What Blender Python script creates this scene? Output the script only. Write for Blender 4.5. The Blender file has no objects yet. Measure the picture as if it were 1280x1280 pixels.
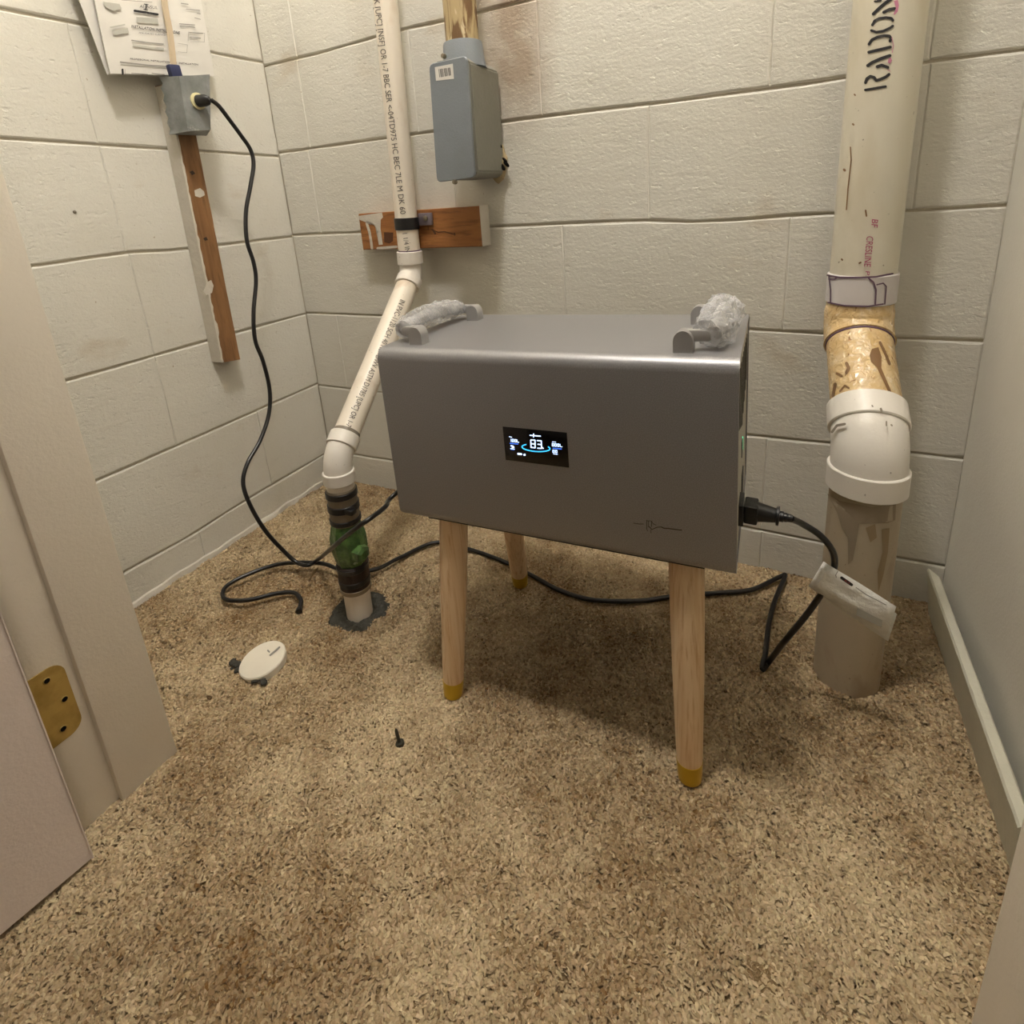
import bpy, bmesh, math, random
import numpy as np
from mathutils import Vector, Matrix, noise

C = bpy.context.scene
random.seed(7)
rng = np.random.default_rng(11)

# ------------------------------------------------------------------ camera
CAM = Vector((1.14855060, -1.05232338, 0.74655799))
RT = Matrix(((0.897460326, 0.060263758, -0.436959086),      # columns: image right, image down, forward
             (0.436079101, -0.270190324, 0.858389309),
             (-0.066332351, -0.960919075, -0.268764861)))
FPX, PX, PY = 684.5862, 640.0, 640.0 - 199.6313
cd = bpy.data.cameras.new('camera'); cam = bpy.data.objects.new('camera', cd); C.collection.objects.link(cam)
r_, d_, f_ = RT.col[0], RT.col[1], RT.col[2]
m = Matrix((r_, -d_, -f_)).transposed().to_4x4(); m.translation = CAM
cam.matrix_world = m
cd.sensor_width = 36; cd.lens = 36 * FPX / 1280; cd.shift_y = -199.6313 / 1280; cd.clip_start = .02
C.camera = cam

# ------------------------------------------------------------------ colour management, world, lights
C.view_settings.view_transform = 'Standard'; C.view_settings.look = 'None'
C.view_settings.gamma = 1; C.view_settings.use_curve_mapping = False
C.view_settings.exposure = -0.06
w = bpy.data.worlds.new('world'); C.world = w; w.use_nodes = True
w.node_tree.nodes['Background'].inputs[0].default_value = (1, .9, .8, 1)
w.node_tree.nodes['Background'].inputs[1].default_value = .02

def lamp(name, loc, power, radius, col):
    l = bpy.data.lights.new(name, 'POINT'); l.energy = power; l.shadow_soft_size = radius; l.color = col
    o = bpy.data.objects.new(name, l); o.location = loc; C.collection.objects.link(o); return o
lamp('closet_bulb', (.80, -.69, 2.30), 66, .085, (1, .96, .925))
lamp('hall_fill', (2.3, -1.65, 1.75), 10.5, .12, (1, .92, .84))  # unseen fill light, added to brighten the jamb and door

# ------------------------------------------------------------------ materials
def lin(c):
    out = []
    for v in c:
        v /= 255.0
        out.append(v / 12.92 if v <= .04045 else ((v + .055) / 1.055) ** 2.4)
    return tuple(out) + (1,)

class Mat:
    def __init__(s, name, col, rough=.6, metal=0, spec=.5):
        s.m = bpy.data.materials.new(name); s.m.use_nodes = True
        s.nt = s.m.node_tree; s.n = s.nt.nodes; s.l = s.nt.links
        s.b = s.n['Principled BSDF']; s.tc = s.n.new('ShaderNodeTexCoord')
        s.b.inputs['Base Color'].default_value = col; s.b.inputs['Roughness'].default_value = rough
        s.b.inputs['Metallic'].default_value = metal; s.b.inputs['Specular IOR Level'].default_value = spec
        s.col = None; s.nrm = None; s.base = col
    def vec(s, scale=(1, 1, 1)):
        mp = s.n.new('ShaderNodeMapping'); mp.inputs['Scale'].default_value = scale
        s.l.new(s.tc.outputs['Object'], mp.inputs['Vector']); return mp.outputs[0]
    def noise(s, scale, detail=4, stretch=(1, 1, 1), rough=.55, dist=0):
        t = s.n.new('ShaderNodeTexNoise'); t.inputs['Scale'].default_value = scale
        t.inputs['Detail'].default_value = detail; t.inputs['Roughness'].default_value = rough
        t.inputs['Distortion'].default_value = dist
        s.l.new(s.vec(stretch), t.inputs['Vector']); return t.outputs['Fac']
    def ramp(s, fac, stops):
        r = s.n.new('ShaderNodeValToRGB'); e = r.color_ramp.elements
        while len(e) < len(stops): e.new(.5)
        for k, (p, c) in enumerate(stops): e[k].position = p; e[k].color = c
        s.l.new(fac, r.inputs[0]); return r.outputs[0]
    def mix(s, fac, col, mode='MIX'):
        """lay colour over the current base, by fac socket or value"""
        x = s.n.new('ShaderNodeMix'); x.data_type = 'RGBA'; x.blend_type = mode
        if hasattr(fac, 'is_output'): s.l.new(fac, x.inputs[0])
        else: x.inputs[0].default_value = fac
        if s.col is None: x.inputs[6].default_value = s.base
        else: s.l.new(s.col, x.inputs[6])
        if hasattr(col, 'is_output'): s.l.new(col, x.inputs[7])
        else: x.inputs[7].default_value = col
        s.col = x.outputs[2]; s.l.new(s.col, s.b.inputs['Base Color']); return s
    def spots(s, scale, lo, hi, col, detail=4, stretch=(1, 1, 1), dist=0, rough=.55):
        f = s.ramp(s.noise(scale, detail, stretch, rough, dist), [(lo, (0, 0, 0, 1)), (hi, (1, 1, 1, 1))])
        return s.mix(f, col)
    def bump(s, h, dist, strength=1):
        b = s.n.new('ShaderNodeBump'); b.inputs['Distance'].default_value = dist
        b.inputs['Strength'].default_value = strength
        s.l.new(h, b.inputs['Height'])
        if s.nrm is not None: s.l.new(s.nrm, b.inputs['Normal'])
        s.nrm = b.outputs[0]; s.l.new(s.nrm, s.b.inputs['Normal']); return s
    def rr(s, fac, a, b):
        r = s.n.new('ShaderNodeMapRange'); s.l.new(fac, r.inputs[0])
        r.inputs[3].default_value = a; r.inputs[4].default_value = b
        s.l.new(r.outputs[0], s.b.inputs['Roughness']); return s

def flat(name, rgb, rough=.6, metal=0, spec=.5, bump=None):
    x = Mat(name, lin(rgb), rough, metal, spec)
    x.spots(9, .35, .75, tuple(c * .86 for c in lin(rgb)[:3]) + (1,), 5)
    if bump: x.bump(x.noise(bump[0], 5), bump[1])
    return x.m

def block_mat():
    x = Mat('painted_block', lin((216, 213, 203)), .5, 0, .35)
    x.spots(3.2, .35, .75, lin((207, 203, 191)), 5)
    x.spots(5, .62, .80, lin((190, 176, 154)), 6, (1, 1, 1.6))
    x.spots(120, .70, .76, lin((165, 150, 128)), 3)
    x.spots(23, .76, .82, lin((160, 142, 118)), 4)
    x.spots(2.1, .60, .85, lin((186, 170, 148)), 7)
    # soft-edged browner patch on the blocks to the right of the conduit
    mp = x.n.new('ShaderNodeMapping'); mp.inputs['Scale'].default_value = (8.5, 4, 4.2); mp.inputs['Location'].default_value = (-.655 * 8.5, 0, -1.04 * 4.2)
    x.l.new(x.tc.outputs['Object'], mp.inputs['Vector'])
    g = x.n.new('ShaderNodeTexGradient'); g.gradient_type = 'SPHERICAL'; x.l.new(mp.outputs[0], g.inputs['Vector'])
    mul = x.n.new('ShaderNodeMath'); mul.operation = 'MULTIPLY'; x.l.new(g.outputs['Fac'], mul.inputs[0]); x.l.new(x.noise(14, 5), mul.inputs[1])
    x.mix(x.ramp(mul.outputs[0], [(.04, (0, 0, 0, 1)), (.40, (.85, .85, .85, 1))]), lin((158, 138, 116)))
    x.bump(x.noise(30, 7, (.6, .6, 1.5), .6, .5), .0021, .75)
    x.bump(x.noise(170, 5, (.8, .8, 1.2), .65), .0013, .9)
    p = x.ramp(x.noise(75, 3, (.7, .7, 1.2)), [(.30, (0, 0, 0, 1)), (.40, (1, 1, 1, 1))])
    x.bump(p, .0012, .45)
    return x.m
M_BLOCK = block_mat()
M_MORTAR = flat('painted_mortar', (200, 191, 172), .65, 0, .3, (160, .002))
def drywall(name, rgb):
    x = Mat(name, lin(rgb), .55, 0, .35)
    x.spots(4, .4, .8, tuple(c * .93 for c in lin(rgb)[:3]) + (1,), 4)
    x.bump(x.noise(260, 4), .0006, .7); x.bump(x.noise(18, 4), .002, .5)
    return x.m
M_DRY = drywall('grey_drywall', (226, 222, 210))
M_PAINT = drywall('painted_trim', (240, 232, 218))
M_DOOR = drywall('painted_door', (236, 222, 212))
M_CEIL = drywall('ceiling_paint', (225, 222, 214))
M_BASE = flat('worn_baseboard', (206, 203, 184), .6, 0, .3, (90, .0015))

def carpet_base():
    x = Mat('carpet_backing', lin((138, 114, 80)), .95, 0, .1)
    x.spots(240, .35, .65, lin((160, 138, 104)), 4)
    x.spots(7, .4, .7, lin((140, 116, 86)), 4)
    x.bump(x.noise(300, 4), .006)
    return x.m
M_CARPET = carpet_base()
def pile_mat():
    x = Mat('carpet_yarn', lin((170, 148, 112)), .85, 0, .15)
    a = x.n.new('ShaderNodeAttribute'); a.attribute_name = 'tint'
    x.mix(1.0, a.outputs['Color'])
    x.b.inputs['Sheen Weight'].default_value = .15
    return x.m
M_PILE = pile_mat()

def silver():
    x = Mat('satin_silver', lin((142, 141, 142)), .40, .45, .5)
    x.spots(900, .45, .6, lin((156, 155, 156)), 2)
    return x.m
M_SILVER = silver()
M_SIDE = flat('light_grey_panel', (170, 166, 152), .55)
M_HANDLE = flat('brushed_handle', (176, 174, 172), .32, .35)
def beech():
    x = Mat('beech_wood', lin((232, 206, 168)), .5, 0, .4)
    x.spots(26, .35, .75, lin((216, 180, 136)), 7, (2.2, 2.2, .09), .8)
    x.spots(90, .5, .72, lin((200, 158, 114)), 4, (3, 3, .05))
    x.bump(x.noise(90, 4, (3, 3, .08)), .0004)
    return x.m
M_BEECH = beech()
M_GOLD = flat('gold_ferrule', (206, 172, 48), .38, .55)
M_BLACK = flat('black_rubber', (22, 21, 22), .42, 0, .5)
M_CORD = flat('black_cord', (16, 15, 17), .32, 0, .6)
M_HOLE = flat('dark_recess', (14, 12, 10), .9, 0, .1)
def plastic(name, rgb, stain, lo=.6, hi=.8, rough=.38, sc=14):
    x = Mat(name, lin(rgb), rough, 0, .5)
    x.spots(sc, lo, hi, lin(stain), 6, (1, 1, .5), .4)
    x.spots(150, .72, .78, lin(tuple(v * .72 for v in stain)), 2)
    x.bump(x.noise(60, 4), .0006)
    return x.m
M_PVC = plastic('white_pvc', (232, 222, 206), (206, 184, 158))
M_FIT = plastic('white_fitting', (232, 226, 216), (212, 200, 184), .62, .85)
M_RAD = plastic('aged_radon_pipe', (208, 202, 184), (192, 182, 158), .5, .8, .4, 9)
M_COUP = plastic('primed_coupling', (208, 202, 200), (198, 184, 188), .6, .8)
M_RLOW = plastic('grey_lower_pipe', (176, 162, 138), (140, 116, 88), .52, .74, .6, 11)
def varnish():
    x = Mat('varnish_coated_pipe', lin((218, 194, 152)), .18, 0, .7)
    x.spots(38, .35, .6, lin((206, 174, 122)), 6, (1, 1, 1), .8)
    x.spots(60, .64, .69, lin((140, 100, 56)), 5, (1.6, 1.6, .6), 1.2)
    x.spots(70, .60, .72, lin((232, 216, 186)), 5)
    x.bump(x.noise(85, 4, (1, 1, 1), .5, .6), .004)
    return x.m
M_VARN = varnish()
def gray_box():
    x = Mat('grey_enamel', lin((122, 128, 134)), .42, 0, .5)
    x.spots(10, .4, .8, lin((112, 117, 121)), 5); x.bump(x.noise(320, 2), .0004)
    return x.m
M_ENAM = gray_box()
M_BODY = flat('grey_cast_body', (122, 120, 110), .5, 0, .4, (120, .0008))
def galv():
    x = Mat('weathered_outlet_box', lin((140, 142, 140)), .55, .15, .4)
    x.spots(28, .4, .7, lin((112, 115, 112)), 6); x.spots(50, .62, .75, lin((172, 172, 166)), 5)
    x.bump(x.noise(45, 5), .0025)
    return x.m
M_GALV = galv()
def peel():
    x = Mat('peeling_conduit', lin((178, 158, 118)), .55, .1, .5)
    x.spots(30, .42, .52, lin((112, 84, 52)), 7, (1.8, 1.8, .35), 1.0)
    x.spots(44, .6, .68, lin((206, 190, 156)), 5, (1.5, 1.5, .4), .8)
    x.bump(x.noise(40, 6, (1.8, 1.8, .4)), .003)
    return x.m
M_PEEL = peel()
def stained_wood(name, a, b, st):
    x = Mat(name, lin(a), .55, 0, .4)
    x.spots(12, .3, .7, lin(b), 8, st, 1.0)
    x.spots(60, .5, .75, tuple(c * .7 for c in lin(b)[:3]) + (1,), 5, st, .4)
    x.bump(x.noise(50, 5, st), .0012)
    return x.m
M_WSTRIP = stained_wood('brown_furring', (142, 104, 66), (110, 76, 44), (2.5, 2.5, .25))
M_WBLOCK = stained_wood('orange_wood_block', (166, 112, 60), (128, 80, 40), (.3, 2.5, 2.5))
M_WPAINT = flat('chipped_white_paint', (204, 197, 184), .6, 0, .3, (90, .002))
M_GREEN = Mat('green_paint', lin((78, 112, 54)), .3, 0, .6)
M_GREEN.spots(60, .4, .6, lin((50, 82, 40)), 5); M_GREEN.spots(46, .66, .72, lin((150, 170, 140)), 3); M_GREEN.bump(M_GREEN.noise(70, 3), .003); M_GREEN = M_GREEN.m
M_STEEL = flat('dull_steel', (150, 140, 122), .35, .8)
M_BAND = flat('dark_rubber_sleeve', (48, 34, 26), .55, 0, .4, (120, .001))
M_SLEEVE = flat('grey_brown_sleeve', (128, 116, 98), .5, .2, .4, (90, .001))
M_CEM = flat('dark_grey_sealant', (78, 76, 68), .9, 0, .2, (110, .008))
M_PAPER = flat('paper', (222, 218, 210), .7, 0, .2)
M_TAG = flat('glossy_paper_tag', (238, 236, 228), .22, 0, .6, (38, .006))
M_INKK = flat('black_ink', (34, 32, 34), .6)
M_INKG = flat('grey_ink', (150, 146, 138), .7)
M_INKD = flat('dark_grey_ink', (84, 78, 74), .7)
M_INKT = flat('pale_ink', (184, 182, 172), .7)
M_INKP = flat('purple_primer', (104, 78, 98), .5)
M_INKM = flat('magenta_ink', (176, 70, 112), .6)
M_INKR = flat('red_ink', (160, 66, 50), .6)
M_STAIN = flat('brown_stain', (124, 92, 58), .4)
M_GSTAIN = flat('grey_stain', (132, 122, 106), .5)
M_LOGO = flat('dark_logo_print', (70, 64, 56), .5)
M_CREAM = flat('cream_receptacle', (214, 204, 158), .45)
M_BLUE = flat('blue_tape', (42, 48, 84), .5)
M_BRASS = Mat('hinge_brass', lin((184, 156, 88)), .4, .4); M_BRASS.spots(30, .4, .7, lin((144, 118, 58)), 4); M_BRASS = M_BRASS.m
M_CABLE = flat('beige_cable', (186, 168, 142), .6)
M_CAP = flat('white_cap', (238, 230, 212), .5, 0, .4, (60, .0008))
M_CRUMB = flat('grey_crumbs', (70, 68, 62), .95, 0, .1, (90, .003))
M_FOAM = flat('old_foam', (178, 160, 126), .9, 0, .1, (80, .004))
M_BRKT = flat('purple_grey_bracket', (128, 118, 124), .5, .3)
def wrapmat():
    x = Mat('clear_film', lin((244, 244, 246)), .07, 0, 1.0)
    x.b.inputs['Alpha'].default_value = .30
    x.bump(x.noise(90, 3, (1, 1, 1), .5, 1.2), .008)
    return x.m
M_FILM = wrapmat()
def glow(name, rgb, st):
    x = Mat(name, lin(rgb), .5); x.b.inputs['Emission Color'].default_value = lin(rgb)
    x.b.inputs['Emission Strength'].default_value = st; return x.m
M_GW = glow('screen_white', (205, 225, 255), 1.6)
M_GC = glow('screen_cyan', (70, 190, 235), 1.2)
M_GB = glow('screen_blue', (60, 110, 220), 1.1)
M_LED = glow('led_green', (90, 240, 170), 1.6)
M_GLASS = Mat('black_screen_glass', lin((8, 8, 10)), .12, 0, .5).m
M_SWITCH = flat('black_switch', (12, 11, 11), .35)

# ------------------------------------------------------------------ object helpers
MATW = {}
def thing(name, label, cat, loc=(0, 0, 0), group=None, rot=None):
    o = bpy.data.objects.new(name, None); C.collection.objects.link(o); o.empty_display_size = .05
    mw = Matrix.Translation(Vector(loc)) @ (rot.to_4x4() if rot else Matrix.Identity(4))
    o.matrix_world = mw; MATW[o.name] = mw
    o['label'] = label; o['category'] = cat
    if group: o['group'] = group
    return o
PRINTED = {'print', 'tag_print', 'readout', 'reading', 'logo', 'pipe_print', 'stencil_lettering', 'overspray', 'scuff', 'primer_drip', 'varnish_run', 'smudge', 'rust_stain', 'scratch', 'barcode', 'dark_pit', 'nail_mark', 'paint_spot', 'paint_drip', 'knot_mark', 'dirt_run'}
def obj(name, bm, mat, parent=None, local=False, smooth=True, angle=35):
    """link a bmesh (world coordinates unless local) as one mesh object"""
    me = bpy.data.meshes.new(name)
    if parent is not None and not local and parent.name in MATW:
        bmesh.ops.transform(bm, matrix=MATW[parent.name].inverted(), verts=bm.verts)
    bmesh.ops.recalc_face_normals(bm, faces=bm.faces)
    if smooth:
        for f in bm.faces: f.smooth = True
        a = math.radians(angle)
        for e in bm.edges:
            if len(e.link_faces) == 2 and e.calc_face_angle(0) > a: e.smooth = False
    bm.to_mesh(me); bm.free()
    me.materials.append(mat)
    o = bpy.data.objects.new(name, me); C.collection.objects.link(o)
    if name in PRINTED: o['kind'] = 'stuff'
    if parent is not None:
        o.parent = parent
        MATW[o.name] = MATW.get(parent.name, Matrix.Identity(4))
    return o
def tag(o, label, cat, group=None):
    o['label'] = label; o['category'] = cat
    if group: o['group'] = group
    return o
def struct(name, bm, mat, label=None, **k):
    o = obj(name, bm, mat, None, **k); o['kind'] = 'structure'
    if label: o['label'] = label
    return o
def center(o):
    """move a mesh-only thing's origin to the base of its own geometry"""
    v = [x.co.copy() for x in o.data.vertices]
    lo = Vector((min(a.x for a in v), min(a.y for a in v), min(a.z for a in v)))
    hi = Vector((max(a.x for a in v), max(a.y for a in v), max(a.z for a in v)))
    p = Vector(((lo.x + hi.x) / 2, (lo.y + hi.y) / 2, lo.z))
    o.data.transform(Matrix.Translation(-p)); o.location = p; MATW[o.name] = Matrix.Translation(p); return o

def box(lo, hi, bev=0, seg=2, bm=None, rot=None, edges=None):
    own = bmesh.new()
    lo, hi = Vector(lo), Vector(hi); c = (lo + hi) / 2; s = hi - lo
    bmesh.ops.create_cube(own, size=1, matrix=Matrix.Diagonal((s.x, s.y, s.z, 1)))
    if bev:
        es = own.edges[:] if edges is None else [e for e in own.edges if abs((e.verts[0].co - e.verts[1].co).normalized()[edges]) > .9]
        bmesh.ops.bevel(own, geom=es, offset=bev, segments=seg, affect='EDGES', profile=.5)
    mt = Matrix.Translation(c) @ (rot.to_4x4() if rot else Matrix.Identity(4))
    bmesh.ops.transform(own, matrix=mt, verts=own.verts)
    if bm is None: return own
    return join(bm, own)
def join(a, b):
    me = bpy.data.meshes.new('tmp'); b.to_mesh(me); b.free(); a.from_mesh(me); bpy.data.meshes.remove(me); return a
def tube(pts, rad, seg=24, bm=None, cap=True, closed=False):
    bm = bm or bmesh.new(); pts = [Vector(p) for p in pts]; n = len(pts)
    if not hasattr(rad, '__len__'): rad = [rad] * n
    tan = []
    for i in range(n):
        a = pts[max(i - 1, 0)]; b = pts[min(i + 1, n - 1)]
        t = (b - a)
        if t.length < 1e-7: t = tan[-1] if tan else Vector((0, 0, 1))
        tan.append(t.normalized())
    up = Vector((1, 0, 0)) if abs(tan[0].x) < .9 else Vector((0, 1, 0))
    u = tan[0].cross(up).normalized(); rings = []
    for i in range(n):
        u = (u - tan[i] * u.dot(tan[i])).normalized(); v = tan[i].cross(u)
        rings.append([bm.verts.new(pts[i] + (u * math.cos(2 * math.pi * k / seg) + v * math.sin(2 * math.pi * k / seg)) * rad[i]) for k in range(seg)])
    for i in range(n - 1):
        for k in range(seg):
            bm.faces.new((rings[i][k], rings[i][(k + 1) % seg], rings[i + 1][(k + 1) % seg], rings[i + 1][k]))
    if cap:
        bm.faces.new(rings[0][::-1]); bm.faces.new(rings[-1])
    return bm
def ring_tube(a, b, r, seg=36, lip=.0012, bm=None):
    """a short collar with softened rims from a to b"""
    a, b = Vector(a), Vector(b); t = (b - a).normalized()
    return tube([a, a, a + t * lip, b - t * lip, b, b], [r - .006, r - lip, r, r, r - lip, r - .006], seg, bm)
def spline(ctrl, n=10):
    P = [Vector(c) for c in ctrl]; P = [P[0] * 2 - P[1]] + P + [P[-1] * 2 - P[-2]]; out = []
    for i in range(1, len(P) - 2):
        a, b, c, d = P[i - 1:i + 3]
        for k in range(n):
            t = k / n
            out.append(.5 * ((2 * b) + (c - a) * t + (2 * a - 5 * b + 4 * c - d) * t * t + (3 * b - a - 3 * c + d) * t ** 3))
    out.append(P[-2]); return out
def bend(p0, p1, p2, r=.05, n=8):
    """path from p0 to p2 with a rounded corner at p1: just the arc points"""
    p0, p1, p2 = Vector(p0), Vector(p1), Vector(p2)
    a = p1 + (p0 - p1).normalized() * r; b = p1 + (p2 - p1).normalized() * r
    return [a * (1 - t) ** 2 + p1 * 2 * t * (1 - t) + b * t * t for t in [k / n for k in range(n + 1)]]

# sight lines of the photograph, used to place real surfaces' print and cords at their measured depth
def ray(px, py):
    return RT @ Vector(((px - PX) / FPX, (py - PY) / FPX, 1))
def atY(px, py, Y):
    d = ray(px, py); return CAM + d * ((Y - CAM.y) / d.y)
def atX(px, py, X):
    d = ray(px, py); return CAM + d * ((X - CAM.x) / d.x)
def atZ(px, py, Z):
    d = ray(px, py); return CAM + d * ((Z - CAM.z) / d.z)
def atCyl(px, py, a, b, r):
    """hit on the cylinder through a-b, radius r"""
    d = ray(px, py).normalized(); a, b = Vector(a), Vector(b); ax = (b - a).normalized()
    dp = d - ax * d.dot(ax); o = CAM - a; op = o - ax * o.dot(ax)
    A = dp.dot(dp); B = 2 * dp.dot(op); Cc = op.dot(op) - r * r; D = B * B - 4 * A * Cc
    t = (-B - math.sqrt(max(D, 0))) / (2 * A); return CAM + d * t

def strokes(lines, width, f, bm=None, step=2.0, lift=0.0, seg=8):
    """flat print: ribbons with round ends; lines in 2-D, f maps (u,v) to 3-D"""
    bm = bm or bmesh.new()
    def disc(x, y, r):
        c = bm.verts.new(f(x, y)); ring = [bm.verts.new(f(x + r * math.cos(2 * math.pi * k / seg), y + r * math.sin(2 * math.pi * k / seg))) for k in range(seg)]
        for k in range(seg): bm.faces.new((c, ring[k], ring[(k + 1) % seg]))
    for ln in lines:
        wd = width
        if isinstance(ln, tuple) and hasattr(ln[0], '__len__') and not hasattr(ln[1], '__len__'): ln, wd = ln
        r = wd / 2
        for i in range(len(ln) - 1):
            (x0, y0), (x1, y1) = ln[i], ln[i + 1]; L = math.hypot(x1 - x0, y1 - y0)
            if L < 1e-9: continue
            nx, ny = -(y1 - y0) / L * r, (x1 - x0) / L * r; n = max(1, int(L / step)); prev = None
            for k in range(n + 1):
                t = k / n; x, y = x0 + (x1 - x0) * t, y0 + (y1 - y0) * t
                cur = (bm.verts.new(f(x + nx, y + ny)), bm.verts.new(f(x, y)), bm.verts.new(f(x - nx, y - ny)))
                if prev:
                    bm.faces.new((prev[0], prev[1], cur[1], cur[0])); bm.faces.new((prev[1], prev[2], cur[2], cur[1]))
                prev = cur
        for x, y in ln: disc(x, y, r)
    return bm
def patch(poly, f, bm=None):
    """a filled polygon, fanned from its centroid with one mid ring so that it follows a curved surface"""
    bm = bm or bmesh.new(); cx = sum(p[0] for p in poly) / len(poly); cy = sum(p[1] for p in poly) / len(poly)
    dense = []
    for i in range(len(poly)):
        a, b = poly[i], poly[(i + 1) % len(poly)]
        n = max(1, int(math.hypot(a[0] - b[0], a[1] - b[1]) / 3))
        dense += [(a[0] + (b[0] - a[0]) * k / n, a[1] + (b[1] - a[1]) * k / n) for k in range(n)]
    rings = [[bm.verts.new(f(cx + (x - cx) * s, cy + (y - cy) * s)) for x, y in dense] for s in (1, .7, .35)]
    c = bm.verts.new(f(cx, cy)); n = len(dense)
    for a, b in zip(rings, rings[1:]):
        for k in range(n): bm.faces.new((a[k], a[(k + 1) % n], b[(k + 1) % n], b[k]))
    for k in range(n): bm.faces.new((rings[-1][k], rings[-1][(k + 1) % n], c))
    return bm
def text_mesh(body, f, size=1.0, maxlen=.2):
    """built-in font, flat glyph faces mapped by f(u,v); returns a bmesh"""
    cu = bpy.data.curves.new('t', 'FONT'); cu.body = body; cu.size = size; cu.resolution_u = 3
    o = bpy.data.objects.new('t', cu); C.collection.objects.link(o)
    dg = bpy.context.evaluated_depsgraph_get(); me = bpy.data.meshes.new_from_object(o.evaluated_get(dg))
    bm = bmesh.new(); bm.from_mesh(me)
    bpy.data.objects.remove(o); bpy.data.curves.remove(cu); bpy.data.meshes.remove(me)
    ys = [v.co.y for v in bm.verts] or [0]; k = min(ys)
    while k < max(ys):
        k += maxlen
        bmesh.ops.bisect_plane(bm, geom=bm.verts[:] + bm.edges[:] + bm.faces[:], plane_co=(0, k, 0), plane_no=(0, 1, 0))
    for v in bm.verts: v.co = f(v.co.x, v.co.y)
    return bm
def off(pt, nrm, d=.0006): return pt + Vector(nrm) * d
def toward(pt, d=.0007): return pt + (CAM - pt).normalized() * d

# ------------------------------------------------------------------ the room shell
H = .2032; Z1 = .08106; W = 1.43355; ZC = 2.40
b = bmesh.new(); box((-1.6, -4.2, -.07), (3.6, .12, -.0030), bm=b)
floor = struct('floor', b, M_CARPET, 'beige shaggy carpet floor')
struct('ceiling', box((-1.6, -4.2, ZC), (3.6, .12, ZC + .06)), M_CEIL, 'white painted ceiling')
wb = struct('wall_back', box((-.14, .0045, -.06), (W + .12, .16, ZC)), M_MORTAR, 'white painted concrete block wall at the back')
wl = struct('wall_left', box((-.16, -.86, -.06), (-.0045, .0045, ZC)), M_MORTAR, 'white painted concrete block wall on the left')
struct('wall_right', box((W, -.86, -.06), (W + .1, .0045, ZC), .0), M_DRY, 'plain grey drywall on the right')
struct('wall_front_left', box((-.16, -.85, -.008), (.365, -.735, ZC)), M_DRY)
struct('wall_front_right', box((1.31, -.85, -.008), (W + .1, -.735, ZC)), M_DRY)
struct('wall_front_top', box((.365, -.85, 2.05), (1.31, -.735, ZC)), M_DRY)
struct('wall_hall_left', box((-1.66, -4.2, -.008), (-1.6, .1, ZC)), M_CEIL)
struct('wall_hall_right', box((3.6, -4.2, -.008), (3.66, .1, ZC)), M_CEIL)
struct('wall_hall_back', box((-1.6, -4.26, -.008), (3.6, -4.2, ZC)), M_CEIL)
struct('wall_hall_front_left', box((-1.6, -.85, -.008), (-.16, -.78, ZC)), M_CEIL)
struct('wall_hall_front_right', box((W + .1, -.85, -.008), (3.6, -.78, ZC)), M_CEIL)

# block coursing: every block its own object, proud of the mortar, seams where the photograph has them
def interp(pts, x):
    if x <= pts[0][0]: return pts[0][1]
    for (a, u), (c, v) in zip(pts, pts[1:]):
        if x <= c: return u + (v - u) * (x - a) / (c - a)
    return pts[-1][1]
OB = {5: [(.18, -.005), (.32, -.001), (.41, .002), (.5, -.001)], 4: [(.14, .002), (.71, .002), (.9, -.002), (1.21, -.004), (1.31, .004), (1.42, .002)],
      3: [(.1, .004), (.6, .002), (.9, .002), (1.015, -.0067), (1.2, 0), (1.3, -.0027), (1.43, 0)], 2: [(.05, .0015), (1.1, .0035), (1.32, -.0015)],
      1: [(1.09, -.0013), (1.24, .0017)], 0: [(.14, .004), (.22, .0069), (1.1, .0029), (1.35, -.003)]}
OL = {5: [(0, .003), (.13, 0), (.39, 0), (.51, -.004)], 4: [(0, -.006), (.2, -.003), (.4, 0), (.56, .002)], 3: [(.2, 0), (.29, -.0017), (.42, .006), (.57, 0)],
      2: [(.31, 0), (.57, -.0025)], 1: [(0, .0037), (.38, 0), (.56, 0)], 0: [(.3, 0), (.43, -.007), (.56, 0)]}
SB = {-1: [.33, .74, 1.14], 0: [.34, .74, 1.138], 1: [.106, .50, .917, 1.32], 2: [.34, .745, 1.153], 3: [.10, .503, .917, 1.32], 4: [.108, .425, .713, 1.11, 1.318], 5: [.11, .52, .93, 1.33]}
SL = {-1: [.41], 0: [.205, .61], 1: [.41], 2: [.41], 3: [.414], 4: [.415], 5: [.205, .61]}
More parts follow.
